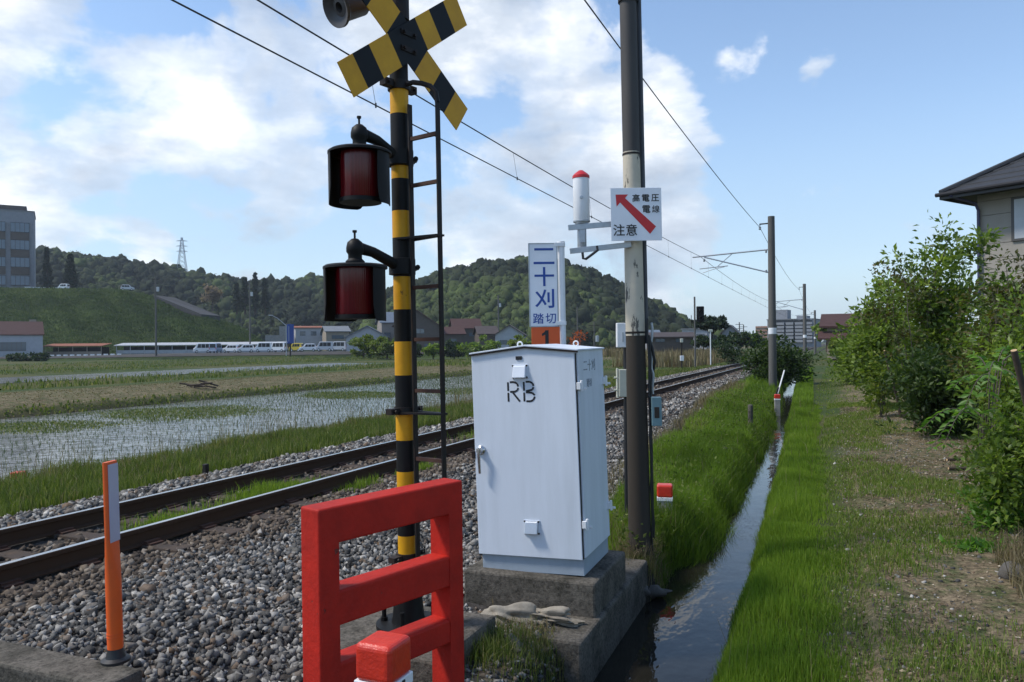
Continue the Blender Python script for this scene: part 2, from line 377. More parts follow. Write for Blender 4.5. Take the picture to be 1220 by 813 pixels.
# ------------------------------------------------------------------ scatter helpers
def rotmats(n, rng):
    q = rng.normal(size=(n, 4)); q /= np.linalg.norm(q, axis=1)[:, None]; w, x, y, z = q.T
    return np.stack([1 - 2 * (y * y + z * z), 2 * (x * y - z * w), 2 * (x * z + y * w), 2 * (x * y + z * w), 1 - 2 * (x * x + z * z), 2 * (y * z - x * w), 2 * (x * z - y * w), 2 * (y * z + x * w), 1 - 2 * (x * x + y * y)], -1).reshape(n, 3, 3)
_t = (1 + 5 ** .5) / 2
ICO = np.array([(-1, _t, 0), (1, _t, 0), (-1, -_t, 0), (1, -_t, 0), (0, -1, _t), (0, 1, _t), (0, -1, -_t), (0, 1, -_t), (_t, 0, -1), (_t, 0, 1), (-_t, 0, -1), (-_t, 0, 1)]) / (1 + _t * _t) ** .5
ICF = np.array([(0, 11, 5), (0, 5, 1), (0, 1, 7), (0, 7, 10), (0, 10, 11), (1, 5, 9), (5, 11, 4), (11, 10, 2), (10, 7, 6), (7, 1, 8), (3, 9, 4), (3, 4, 2), (3, 2, 6), (3, 6, 8), (3, 8, 9), (4, 9, 5), (2, 4, 11), (6, 2, 10), (8, 6, 7), (9, 8, 1)])
CUB = np.array([(i, j, k) for i in (-1, 1) for j in (-1, 1) for k in (-1, 1)]) * .72
CUF = np.array([(0, 1, 3), (0, 3, 2), (4, 6, 7), (4, 7, 5), (0, 4, 5), (0, 5, 1), (2, 3, 7), (2, 7, 6), (0, 2, 6), (0, 6, 4), (1, 5, 7), (1, 7, 3)])
def stones(name, pts, size, mat, rng=RNG, rnd=None):
    n = len(pts)
    V = CUB[None] * rng.uniform(.5, 1.3, (n, 1, 3)) + rng.uniform(-.40, .40, (n, 8, 3))
    V = np.einsum('nij,nkj->nki', rotmats(n, rng), V) * (size * rng.lognormal(0, .24, n))[:, None, None] + pts[:, None]
    F = CUF[None] + 8 * np.arange(n)[:, None, None]
    r = rng.uniform(0, 1, n) if rnd is None else rnd
    return np_mesh(name, V.reshape(-1, 3), F.reshape(-1, 3), mat, rnd=np.repeat(r, 8))
def blades(name, pts, h, w, mat, lean=.35, rng=RNG, rnd=None, parent=None, wind=(0, 0)):
    n = len(pts); a = rng.uniform(0, 2 * np.pi, n); ux = np.stack([np.cos(a), np.sin(a), np.zeros(n)], -1)
    b = rng.uniform(0, 2 * np.pi, n); L = rng.uniform(0, lean, n)
    ld = np.stack([np.cos(b) * L + wind[0], np.sin(b) * L + wind[1], np.zeros(n)], -1)
    h = np.asarray(h) * rng.uniform(.55, 1.15, n); up = np.array([0, 0, 1.])
    p1 = pts + (up * .55 + ld * .3) * h[:, None]; p2 = pts + (up * (1 - .35 * L[:, None]) + ld) * h[:, None]
    w = np.asarray(w) * np.ones(n)
    V = np.stack([pts - ux * w[:, None] / 2, pts + ux * w[:, None] / 2, p1 + ux * w[:, None] * .42, p1 - ux * w[:, None] * .42, p2], 1).reshape(-1, 3)
    o = 5 * np.arange(n)[:, None]
    F = np.concatenate([o + [0, 1, 2], o + [0, 2, 3], o + [3, 2, 4]], 0)
    r = rng.uniform(0, 1, n) if rnd is None else rnd
    return np_mesh(name, V, F, mat, rnd=np.repeat(r, 5), parent=parent)
def leaf_arrays(c, size, rng, droop=.3, ratio=.5, dirs=None):
    """pointed, centre-folded leaves: 4 verts, 2 tris"""
    n = len(c); d = rng.normal(size=(n, 3)) if dirs is None else dirs + rng.normal(size=(n, 3)) * .35
    d[:, 2] -= droop; d /= np.linalg.norm(d, axis=1)[:, None]
    s = np.cross(d, rng.normal(size=(n, 3)) + np.array([0, 0, 1.2])); s /= np.linalg.norm(s, axis=1)[:, None] + 1e-9
    nn = np.cross(s, d); L = (size * rng.uniform(.6, 1.25, n))[:, None]; W = L * ratio
    V = np.stack([c, c + d * L * .45 + s * W * .5 + nn * L * .10, c + d * L, c + d * L * .45 - s * W * .5 + nn * L * .10], 1)
    o = 4 * np.arange(n)[:, None]
    return V.reshape(-1, 3), np.concatenate([o + [0, 1, 2], o + [0, 2, 3]], 0)
def unif(n, x0, x1, y0, y1): return np.stack([RNG.uniform(x0, x1, n), RNG.uniform(y0, y1, n)], -1)
def onground(xy, dz=0): return np.concatenate([xy, (gz(xy[:, 0], xy[:, 1]) + dz)[:, None]], 1)

# ------------------------------------------------------------------ ballast
st = attr_mat('ballast_stone', [(0, (.026, .025, .024)), (.25, (.080, .077, .072)), (.5, (.155, .148, .135)), (.60, (.145, .095, .058)), (.68, (.19, .18, .165)), (.9, (.29, .275, .25)), (1, (.50, .47, .42))], .85, scale_noise=25, bdist=.004)
strust = attr_mat('rusty_ballast', [(0, (.04, .031, .025)), (.4, (.10, .076, .055)), (.7, (.16, .125, .092)), (1, (.24, .21, .175))], .9, scale_noise=25, bdist=.004)
def ballast(n, x0, x1, y0, y1, s, edge=False):
    xy = unif(n, x0, x1, y0, y1)
    lim = np.interp(xy[:, 1], [3, 14, 26, 58], [-1.75, -3.05, -4.1, -5.0]) + wob(xy[:, 0], xy[:, 1], .5) * .22
    k = xy[:, 0] < lim
    k &= ~((xy[:, 0] > -2.68) & (xy[:, 1] > 5.2) & (xy[:, 1] < 6.2))
    k &= ~((xy[:, 0] > -2.75 + .25 * wob(xy[:, 0], xy[:, 1], .3)) & (xy[:, 1] < 5.3))
    k &= ~((xy[:, 1] < 2.78) & (xy[:, 0] < -3.0)); k &= xy[:, 0] > -5.0 + .3 * wob(xy[:, 0], xy[:, 1], .45) + RNG.normal(0, .12, len(xy))
    xy = xy[k]; p = onground(xy); p[:, 2] += RNG.uniform(-.4, .9, len(p)) * s; return p
pts = [ballast(22000, -5.35, -1.7, 2.6, 7, .024), ballast(13000, -5.35, -2.3, 7, 12, .026), ballast(7500, -5.3, -3.0, 12, 20, .03), ballast(8000, -5.4, -3.5, 20, 56, .04)]
szs = [.020, .0225, .026, .038]
sz = np.concatenate([np.full(len(p), s) for p, s in zip(pts, szs)]); pp = np.concatenate(pts)
o = stones('ballast', pp, sz, st); tag(o, 'grey crushed stone ballast heaped between the rails and the ditch', 'gravel', kind='stuff')
xy = unif(11500, -9.1, -7.5, 2.5, 24); xy = xy[xy[:, 0] > -8.75 + .2 * wob(xy[:, 0], xy[:, 1], .5)]; xy2 = unif(5000, -8.8, -7.4, 24, 58)
p = onground(np.concatenate([xy, xy2])); s2 = np.concatenate([np.full(len(xy), .028), np.full(len(xy2), .04)]); p[:, 2] += RNG.uniform(-.3, .9, len(p)) * s2
tag(stones('shoulder_ballast', p, s2, st), 'grey stone ballast on the paddy side of the track', 'gravel', kind='stuff')
xy = np.concatenate([unif(7500, -7.5, -4.95, 2.0, 18), unif(4000, -7.5, -4.95, 18, 55), unif(5200, -5.6, -4.6, 2.75, 14)]); xy = xy[xy[:, 0] < -4.92 + .25 * wob(xy[:, 0], xy[:, 1], .45)]
k = (np.abs(xy[:, 0] + 5.73) > .09) & (np.abs(xy[:, 0] + 6.85) > .09); xy = xy[k]
p = onground(xy); s3 = np.where(xy[:, 1] < 18, .024, .036); p[:, 2] += RNG.uniform(-.5, .7, len(p)) * s3
tag(stones('rusty_ballast', p, s3, strust), 'rust brown ballast between and beside the rails', 'gravel', kind='stuff')

# ------------------------------------------------------------------ railway track
trk = thing('railway_track', 'single railway track with rust brown rails and polished tops curving past the white cabinet', 'railway track', Vector((-6.29, 3, 0)))
trk['label'] = 'single straight railway track with rusty brown rails and shiny worn tops'
prof = [(-.064, -.153), (.064, -.153), (.064, -.142), (.009, -.128), (.008, -.048), (.032, -.036), (.032, -.006), (.026, 0), (-.026, 0), (-.032, -.006), (-.032, -.036), (-.008, -.048), (-.009, -.128), (-.064, -.142)]
for x in (-.56, .56):
    mb = MB(); n = len(prof)
    for y0, y1 in ((-25, 22), (22.006, 90), (90, 200)):
        V = [(x + a, y0, z) for a, z in prof] + [(x + a, y1, z) for a, z in prof]
        F = [tuple(range(n)), tuple(range(2 * n - 1, n - 1, -1))] + [(i, i + n, (i + 1) % n + n, (i + 1) % n) for i in range(n)]
        mb.add(V, F, [0] * (2 + 7) + [1] + [0] * 6)
    mb.build('rail', [MAT['railside'], MAT['railtop']], trk)
mb = MB().box((0, 0, 0), (2.1, .2, .14)); sl = mb.build('sleeper', MAT['sleeper'], trk, bevel=.012); sl.location = (0, -1.0, -.225)
tps = []
for x in (-.56, .56):
    mb = MB(); mb.prism([(x - .15, .06), (x + .15, .06), (x + .15, .086), (x + .11, .086), (x + .11, .104), (x + .07, .104), (x + .07, .086), (x - .07, .086), (x - .07, .104), (x - .11, .104), (x - .11, .086), (x - .15, .086)], -.075, .075)
    tps.append(mb.build('tie_plate', MAT['rust'], sl))
for k in range(1, 88):
    c = sl.copy(); COL.objects.link(c); c.parent = trk; c.location = (random.uniform(-.03, .03), -1.0 + k * .64, -.225 + random.uniform(-.012, .012)); c.rotation_euler.z = random.uniform(-.02, .02)
    for tp in tps if k < 26 else ():
        t2_ = tp.copy(); COL.objects.link(t2_); t2_.parent = c

# ------------------------------------------------------------------ grass
gA = attr_mat('fresh_grass', [(0, (.085, .14, .016)), (.5, (.16, .25, .026)), (.85, (.24, .33, .04)), (1, (.34, .34, .10))], .6, trans=.45, spec=.25)
gB = attr_mat('bank_grass', [(0, (.055, .082, .016)), (.5, (.105, .145, .028)), (.75, (.16, .19, .046)), (1, (.30, .25, .13))], .65, trans=.4, spec=.25)
gD = attr_mat('dry_grass', [(0, (.10, .075, .04)), (.6, (.21, .165, .095)), (1, (.30, .25, .15))], .8, trans=.3)
def strip(n, y0, y1, a, b, p=1.0):
    y = y0 + (y1 - y0) * RNG.uniform(0, 1, n) ** p; return np.stack([RNG.uniform(0, 1, n) * (b(y) - a(y)) + a(y), y], -1)
hump = lambda q: np.clip(.75 + .42 * wob(q[:, 0], q[:, 1], .55) + .3 * wob(q[:, 0] + 3, q[:, 1], .22), .25, 1.8)
# right bank: fine bright horsetail
q = np.concatenate([strip(66000, 3.6, 12, lambda y: wR(y) - .04 + .07 * wob(y * 3, y, .5), lambda y: .02 - .024 * (y - 6.8) + .12 * wob(y, y * .3, .7) + 0 * y, 1.0), strip(27000, 12, 26, lambda y: wR(y) - .04 + .07 * wob(y * 3, y, .7), lambda y: -.12 - .022 * (y - 6.8) + .14 * wob(y, y, .9)), strip(12000, 26, 60, lambda y: wR(y) + .05, lambda y: -.75 - .03 * (y - 26))])
q = q[RNG.uniform(0, 1, len(q)) < (.45 + .55 * smooth(-.6, .2, wob(q[:, 0], q[:, 1], .4))) * (.12 + .88 * smooth(.12, -.42, q[:, 0] + .024 * (q[:, 1] - 6.8) + .26 * wob(q[:, 0], q[:, 1], .3)))]
yy = q[:, 1]; edge = smooth(.05, -.5, q[:, 0] + .024 * (yy - 6.8))
h = (.055 + .16 * edge) * hump(q) * np.where(yy > 26, 1.1, 1); w = np.interp(yy, [4, 12, 26, 60], [.0045, .007, .013, .03])
tone = np.clip(.5 * RNG.uniform(0, 1, len(q)) + .5 * (.45 + .6 * wob(q[:, 0], q[:, 1], .3)), 0, 1)
tag(blades('horsetail', onground(q), h, w, gA, .3, rnd=tone), 'fine bright green horsetail along the right edge of the ditch', 'grass', kind='stuff')
# left bank of the ditch
lL = lambda y: np.interp(y, [6.9, 8, 14, 26, 58], [-1.9, -2.35, -3.0, -3.7, -4.6])
q = np.concatenate([strip(46000, 7.25, 16, lL, lambda y: wL(y) + .05), strip(24000, 16, 30, lL, lambda y: wL(y) + .05), strip(12000, 30, 62, lL, lambda y: wL(y) + .1)])
q = q[RNG.uniform(0, 1, len(q)) < .5 + .5 * smooth(-.7, .1, wob(q[:, 0], q[:, 1], .5))]
yy = q[:, 1]; h = .30 * hump(q) * smooth(7.0, 8.4, yy) + .05; w = np.interp(yy, [7, 16, 30, 60], [.006, .010, .016, .035])
rn = np.clip(RNG.uniform(0, .55, len(q)) + .3 * wob(q[:, 0], q[:, 1], .4) + .25 * (q[:, 0] < lL(yy) + .5), 0, 1)
tag(blades('bank_grass', onground(q), h, w, gA, .55, rnd=rn * .9), 'thick green grass on the bank between the ballast and the ditch', 'grass', kind='stuff')
q = strip(5200, 6.9, 30, lambda y: lL(y) + .1, lambda y: wL(y) - .1); p = onground(q); p[:, 2] += RNG.uniform(.12, .32, len(q)) * hump(q); V, F = leaf_arrays(p, np.interp(q[:, 1], [7, 30], [.05, .10]), RNG, 0, .45)
tag(np_mesh('bank_weeds', V, F, gB, rnd=np.repeat(RNG.uniform(0, .8, len(q)), 4)), 'broad leaved weeds mixed through the ditch bank grass', 'weeds', kind='stuff')
q = np.concatenate([strip(420, 7.2, 26, lambda y: lL(y), lambda y: wL(y) - .05), strip(70, 4.5, 26, lambda y: wR(y) + .1, lambda y: wR(y) + .8)])
tag(blades('seed_stalks', onground(q), .38, np.interp(q[:, 1], [5, 26], [.0035, .010]), gD, .7), 'thin dead stalks standing out of the ditch bank grass', 'dry grass', kind='stuff')
q = strip(5200, 7.3, 34, lambda y: lL(y) - .35, lambda y: lL(y) + .45)
tag(blades('dry_grass', onground(q), .34 * hump(q) + .03, np.interp(q[:, 1], [7, 34], [.005, .016]), gD, .8), 'pale dry grass stems at the edge of the ballast', 'dry grass', kind='stuff')
# strip between ballast shoulder and flooded field
q = np.concatenate([strip(42000, 4, 22, lambda y: -13.5 + 0 * y, lambda y: -8.85 + .3 * wob(y, y, .8)), strip(26000, 22, 62, lambda y: -14.3 + 0 * y, lambda y: -8.9 + .3 * wob(y, y, .8))])
yy = q[:, 1]; h = (.26 * hump(q) + .06); w = np.interp(yy, [5, 22, 60], [.010, .018, .04])
tag(blades('trackside_grass', onground(q), h, w, gB, .6, rnd=np.clip(RNG.uniform(0, .9, len(q)) + .15 * (q[:, 0] < -12.6), 0, 1)), 'mixed green grass strip between the track and the flooded field', 'grass', kind='stuff')
qd = np.concatenate([strip(5000, 5, 22, lambda y: -13.4 + 0 * y, lambda y: -9 + 0 * y), strip(4500, 22, 60, lambda y: -14 + 0 * y, lambda y: -9 + 0 * y)])
qd = qd[RNG.uniform(0, 1, len(qd)) < .3 + .7 * smooth(-.2, .6, wob(qd[:, 0], qd[:, 1], 1.1))]
tag(blades('trackside_straw', onground(qd), .3, np.interp(qd[:, 1], [5, 22, 60], [.008, .016, .035]), gD, .8), 'dry stems mixed into the grass strip beside the flooded field', 'dry grass', kind='stuff')
q = strip(1500, 6, 40, lambda y: -13.9 + 0 * y, lambda y: -12.2 + 0 * y)
tag(blades('reed_stalks', onground(q), .75 * hump(q) + .1, np.interp(q[:, 1], [6, 40], [.006, .018]), gD, .5), 'thin grey reed stalks standing along the edge of the flooded field', 'reeds', kind='stuff')
# tufts between the rails
def tuft(n, cx, cy, rx, ry): return np.stack([RNG.normal(cx, rx, n), RNG.normal(cy, ry, n)], -1)
q = np.concatenate([tuft(1500, -6.1, 6.0, .12, .26), tuft(2600, -6.15, 7.5, .16, .36), tuft(260, -5.5, 8.3, .05, .2), tuft(500, -5.47, 9.6, .06, .22), tuft(160, -6.4, 13.5, .12, .4)])
q = q[(np.abs(q[:, 0] + 5.73) > .07) & (np.abs(q[:, 0] + 6.85) > .08)]
tag(blades('track_weeds', onground(q), .15 * hump(q) + .04, .007, gA, .5), 'bright green weeds growing between the two rails', 'weeds', kind='stuff')
# rice seedlings in rows
rx = np.arange(-28.3, -14.5, .30); P_ = []
for x in rx:
    y = np.arange(6, 61, .20); P_.append(np.stack([x + RNG.normal(0, .02, len(y)), y + RNG.normal(0, .03, len(y))], -1))
q = np.concatenate(P_); q = q[RNG.uniform(0, 1, len(q)) < np.where(q[:, 1] < 45, .85, .7)]
def patch_in(a, p0, p1, w):
    p0 = np.array(p0[:2]); p1 = np.array(p1[:2]); c = (p0 + p1) / 2; d = (p1 - p0) / 2; L = np.hypot(*d); d = d / L; r = a - c
    return smooth(1.1, .55, np.hypot(r @ d / L, (r @ np.array([-d[1], d[0]])) / w) + .18 * wob(a[:, 0], a[:, 1], .8))
isl = lambda a: patch_in(a, G(100, 493, PADDY), G(335, 490, PADDY), 3.6) + patch_in(a, G(-80, 512, PADDY), G(150, 507, PADDY), 2.6) + patch_in(a, G(360, 474, PADDY), G(480, 468, PADDY), 4.0) + .6 * patch_in(a, G(500, 470, PADDY), G(600, 463, PADDY), 3)
gR = attr_mat('rice_leaf', [(0, (.03, .055, .014)), (1, (.075, .12, .03))], .6, trans=.3)
q = np.repeat(q, 3, 0); q = q + RNG.normal(0, .018, q.shape); pr = np.concatenate([q, np.full((len(q), 1), PADDY - .03)], 1)
tag(blades('rice_seedlings', pr, .145, np.interp(q[:, 1], [6, 30, 60], [.009, .016, .024]), gR, .5), 'rows of young rice seedlings in the flooded field', 'rice seedlings', kind='stuff')
q = unif(170000, -28.4, -15, 6, 60); q = q[RNG.uniform(0, 1, len(q)) < np.clip(isl(q), 0, 1)]
tag(blades('paddy_weeds', np.concatenate([q, np.full((len(q), 1), PADDY - .03)], 1), .10, .028, gB, .8), 'green weedy patches in the flooded field', 'weeds', kind='stuff')
# far field tufts and ridges
q = np.concatenate([unif(2500, -29.6, -28.6, 5, 62), unif(9000, -52, -44, 10, 130), unif(8000, -82, -75, 20, 150), unif(9000, -100, -92, 20, 170), unif(9000, -40, -9, 64, 130)])
tag(blades('field_grass', onground(q), (.28 * hump(q) + .1) * np.where(q[:, 0] > -31, .45, 1), .07, gB, .7), 'rough green grass on the ridges between the fields', 'grass', kind='stuff')
q = np.concatenate([unif(12000, -37, -29.0, 10, 75), unif(5000, -70, -30, 85, 120)])
tag(blades('field_stubble', onground(q), .045, .05, gD, .9), 'brown stubble on the dry field bank', 'stubble', kind='stuff')
q = np.concatenate([unif(7000, -48, -17, 112, 135), unif(5000, -20, -11.5, 72, 112)])
tag(blades('tan_reeds', onground(q), 1.25 * hump(q) + .3, .10, gD, .3), 'belt of tan dry reeds beyond the green field', 'reeds', kind='stuff')

# path: thin grass tufts, stones, leaf litter
q = unif(190000, -.35, 3.4, 3.6, 26); keep = smooth(-.2, .5, wob(q[:, 0] * 1.2, q[:, 1] * .55, .5) + .35 * wob(q[:, 0], q[:, 1], .2) + .5 * smooth(1.0, .1, q[:, 0])); q = q[RNG.uniform(0, 1, len(q)) < keep * (.35 + .6 * smooth(16, 6, q[:, 1]))]
q2 = unif(20000, -.9, 4, 26, 62); q2 = q2[RNG.uniform(0, 1, len(q2)) < .35 + .4 * smooth(0, .6, wob(q2[:, 0], q2[:, 1], 1.2))]
q = np.concatenate([q, q2]); w = np.interp(q[:, 1], [4, 12, 26, 60], [.005, .008, .016, .035])
gP = attr_mat('path_grass', [(0, (.08, .13, .018)), (.6, (.15, .22, .03)), (.85, (.21, .25, .055)), (1, (.30, .26, .12))], .65, trans=.4)
qd = unif(26000, .1, 3.3, 3.6, 26); qd = qd[RNG.uniform(0, 1, len(qd)) < smooth(.1, .8, wob(qd[:, 0] + 7, qd[:, 1] * .6, .5))]
tag(blades('path_straw', onground(qd), .045, np.interp(qd[:, 1], [4, 26], [.004, .014]), gD, 1.2), 'dry straw lying in patches on the dirt path', 'dry grass', kind='stuff')
tag(blades('path_grass', onground(q), .065 * hump(q) + .02, w, gP, .8), 'short patchy grass on the dirt path', 'grass', kind='stuff')
q = unif(6500, -.1, 3.2, 3.6, 22)
tag(stones('path_stones', onground(q, -.002), np.full(len(q), .011), st), 'small stones and grit scattered over the dirt path', 'gravel', kind='stuff')
lt = attr_mat('leaf_litter', [(0, (.07, .05, .03)), (.5, (.18, .13, .08)), (.85, (.30, .23, .15)), (1, (.50, .43, .33))], .8, trans=.15)
q = unif(52000, .0, 3.4, 3.6, 26); q = q[RNG.uniform(0, 1, len(q)) < .25 + .75 * smooth(-.2, .5, wob(q[:, 0] + 4, q[:, 1], .7))]
d = RNG.normal(size=(len(q), 3)); d[:, 2] *= .2
V, F = leaf_arrays(onground(q, .008), np.full(len(q), .032), RNG, 0, .5, dirs=d)
tag(np_mesh('leaf_litter', V, F, lt, rnd=np.repeat(RNG.uniform(0, 1, len(q)), 4)), 'dry brown leaves and wood chips littering the dirt path', 'leaf litter', kind='stuff')

# crossing road and its kerb beside the ballast
asph = mk('asphalt', (.055, .055, .056), .9, dirt=(.035, .034, .033), amt=.6, scale=3, fine=.6, bdist=.004, bscale=120)
mb = MB().box((-8, -.6, -.06), (9.9, 6.0, .10)); mb.box((-.9, -.9, -.07), (4.0, 5.4, .10))
tag(mb.build('crossing_road', asph), kind='structure')
mb = MB().box((-4.13, 2.645, -.02), (2.16, .21, .20)); o = mb.build('kerb', MAT['concrete'], bevel=.018); tag(o, kind='structure')

# ------------------------------------------------------------------ crossing signal
B0 = P(487, 745, 4.85); T0 = P(474.5, 60, 4.85)
sig = thing('crossing_signal', 'yellow and black striped crossing pole with crossbuck, two red lamps and a rusty ladder', 'crossing signal', frame(B0, cdir(36.5), T0 - B0))
zp = lambda y: (745 - y) / 192.6
edges = [745, 673, 637, 600, 561, 524, 489, 447, 407, 369, 330, 284, 252, 214, 193, 137, 105, -60]
mb = MB(); prof = [(.0575, zp(y)) for y in edges] + [(.0, zp(-60))]
mb.lathe(prof, 28, None, [1] + [(0 if i % 2 else 1) for i in range(1, 16)] + [1, 1])
# bands: index 1 (673-637) yellow, then alternating
mb.build('pole', [MAT['yellow'], MAT['black']], sig, 30)
mb = MB().lathe([(.20, -.01), (.20, .025), (.105, .03), (.098, .06), (.085, .20), (.085, .26), (.058, .28)], 28); bp = mb.build('base_flange', MAT['black'], sig, 30)
for a in (30, 120, 210, 300):
    x, y = .155 * math.cos(rad(a)), .155 * math.sin(rad(a))
    MB().lathe([(.022, .025), (.022, .05), (.014, .05), (.014, .13), (0, .13)], 8, Matrix.Translation((x, y, 0))).build('anchor_bolt', MAT['black'], bp, 30)
# crossbuck boards
def board(sgn, y0):
    m = Matrix.Translation((0, 0, zp(54))) @ Matrix.Rotation(-sgn * math.atan2(.35, .49), 4, 'Y')
    mb = MB(); L = [-.625, -.49, -.335, -.145, .145, .305, .475, .625]
    for i in range(7): mb.box(((L[i] + L[i + 1]) / 2, y0, 0), (L[i + 1] - L[i], .006, .205), i % 2, m)
    return mb.build('crossbuck_board', [MAT['yellow'], MAT['black']], sig, recalc=False)
board(1, -.085); board(-1, -.077)
mb = MB()
for z in (-.05, .05): mb.box((0, -.092, zp(54) + z), (.13, .006, .03)).box((0, -.035, zp(54) + z), (.15, .08, .02))
for x in (-.045, .045):
    for z in (-.05, .05): mb.tube([(x, -.11, zp(54) + z), (x, .07, zp(54) + z)], .011, 6)
mb.build('crossbuck_bracket', MAT['iron'], sig)
# clamp collars
def collar(z, h, r=.075, lug=1):
    mb = MB().lathe([(.057, z - h / 2), (r, z - h / 2), (r, z + h / 2), (.057, z + h / 2)], 24)
    if lug:
        mb.box((-.105, 0, z), (.07, .05, h * .8)).box((.105, 0, z), (.06, .05, h * .8))
        for x in (-.11, .11): mb.tube([(x, -.04, z), (x, .04, z)], .01, 6)
    return mb.build('clamp', MAT['iron'], sig, 35)
for y, h, lug in ((103, .055, 1), (489, .045, 1), (662, .04, 1)): collar(zp(y), h, .07, lug)
# ladder on the road side
dY = Vector((0, -1, 0))
mb = MB(); r1, r2 = -.088, -.315
def rail_pts(y, top, bot): return [Vector((0, y, zp(bot))), Vector((0, y, zp(top)))]
mb.bar((0, r1, zp(668)), (0, r1, zp(128)), .034, .012, up=(0, 1, 0))
lad = mb.build('ladder_rail', MAT['iron'], sig, bevel=.002)
mb = MB().bar((0, r2, zp(640)), (0, r2, zp(132)), .034, .012, up=(0, 1, 0))
mb.tube([(0, r2, zp(134)), (0, r2 + .012, zp(122)), (0, r2 + .055, zp(113)), (0, -.19, zp(107)), (0, -.12, zp(103)), (0, -.05, zp(103))], .016, 8)
mb.build('ladder_rail', MAT['iron'], sig, bevel=.002)
for y in (169, 224, 344, 405, 465, 545, 605): MB().bar((0, r1, zp(y)), (0, r2, zp(y)), .022, .022).build('rung', MAT['rust'], sig)
for y in (286, 491):
    MB().bar((.06, -.02, zp(y)), (.012, r2 - .01, zp(y)), .03, .012).bar((-.06, -.02, zp(y)), (-.012, r2 - .01, zp(y)), .03, .012).build('ladder_bracket', MAT['iron'], sig)
# warning lamps
def lamp(ym, dx, scale=1.0):
    zc = zp(ym); h = .145 * scale; x0 = -dx
    T = Matrix.Translation((x0, 0, zc))
    mb = MB().lathe([(0, h + .012), (.10, h + .012), (.17, h + .010), (.185, h + .0), (.185, h - .012), (.165, h - .012), (.16, h), (0, h)], 32, T)
    cap = mb.build('lamp_cap', MAT['black'], sig, 40)
    mb = MB().lathe([(.0, -h), (.110, -h), (.116, -h + .012), (.116, h - .005), (0, h - .005)], 36, T); mb.build('lens', MAT['lens'], cap, 40)
    mb = MB().lathe([(.10, -h - .02), (.122, -h - .02), (.122, -h + .004), (.10, -h + .004)], 28, T); mb.build('lens_ring', MAT['black'], cap, 40)
    def hood(mid, half, R, drop, low):
        n = 22; V = []; F = []
        for i in range(n + 1):
            u = -1 + 2 * i / n; a = rad(mid + half * u)
            e = 1 - (1 - min(1, (1 - abs(u)) / .28)) ** 2; e = math.sqrt(max(e, 0)); zb = -h - drop + (1 - e) * low
            for rr, zz in ((R, h - .004), (R, zb), (R - .006, zb), (R - .006, h - .004)): V.append((x0 + rr * math.cos(a), rr * math.sin(a), zc + zz))
        for i in range(n):
            for k in range(4): F.append((4 * i + k, 4 * i + (k + 1) % 4, 4 * i + 4 + (k + 1) % 4, 4 * i + 4 + k))
        F += [(0, 1, 2, 3), (4 * n + 3, 4 * n + 2, 4 * n + 1, 4 * n)]
        MB().add(V, F).build('hood', MAT['black'], cap, 40)
    hood(98, 62, .182, .03, .10); hood(-64, 33, .172, .035, .09)
    # elbow fitting, arm and pole socket
    zt = zc + h + .012
    mb = MB().lathe([(.055, zt), (.055, zt + .02), (.04, zt + .035), (.040, zt + .06), (.05, zt + .075), (.05, zt + .10), (.043, zt + .13), (.02, zt + .15), (0, zt + .155)], 18, Matrix.Translation((x0, 0, 0)))
    mb.tube([(x0, 0, zt + .15), (x0, 0, zt + .19)], .007, 6).lathe([(0, zt + .185), (.013, zt + .187), (.013, zt + .2), (0, zt + .202)], 8, Matrix.Translation((x0, 0, 0)))
    mb.tube([(x0 + .03, 0, zt + .10), (x0 + .14, 0, zt + .085), (-.05, 0, zt + .02)], [.036, .031, .034], 14)
    mb.lathe([(.058, zt - .04), (.082, zt - .035), (.082, zt + .06), (.058, zt + .065)], 24)
    for s in (-1, 1): mb.tube([(.06, s * .075, zt + .01), (.10, s * .03, zt + .01)], .016, 8)
    mb.tube([(.08, 0, zt + .01), (.115, 0, zt + .01)], .02, 8)
    mb.build('lamp_arm', MAT['black'], cap, 40)
lamp(220, .335, .95); lamp(350, .385, .97)
# loudspeaker horn at the top of the pole
hm = Matrix.Translation((-.34, -.02, zp(8))) @ Matrix.Rotation(rad(8), 4, 'X') @ Matrix.Rotation(rad(-100), 4, 'Y')
hc = P(399, 10, 4.62); he = P(450, -2, 4.83); inv = sig.matrix_world.inverted(); a = inv @ hc; d = (a - inv @ he).normalized()
hm = frame(a, d.orthogonal(), d)
mb = MB().lathe([(0, -.10), (.028, -.10), (.030, -.03), (.055, -.035), (.10, -.004), (.112, 0), (.112, -.02), (.088, -.05), (.078, -.20), (.062, -.22), (.05, -.30), (0, -.30)], 32, hm)
spk = mb.build('loudspeaker', mk('horn_grey', (.07, .065, .065), .5, amt=.4), sig, 35)
MB().lathe([(0, -.095), (.024, -.097), (.016, -.075), (0, -.07)], 16, hm).build('horn_core', MAT['white'], spk, 40)
MB().bar((-.02, 0, zp(2)), a + -d * .26, .03, .06).lathe([(.058, zp(25)), (.072, zp(25)), (.072, zp(-25)), (.058, zp(-25))], 20).build('horn_bracket', MAT['iron'], sig)

# concrete footing of the signal
mb = MB(); c0 = G(580, 741, -.135)
mb.box((c0.x - .43, c0.y - .25, -.36), (.86, .80, .44)); o = mb.build('signal_footing', MAT['concrete'], bevel=.02)
tag(o, 'low dark concrete block under the striped crossing pole', 'concrete footing')

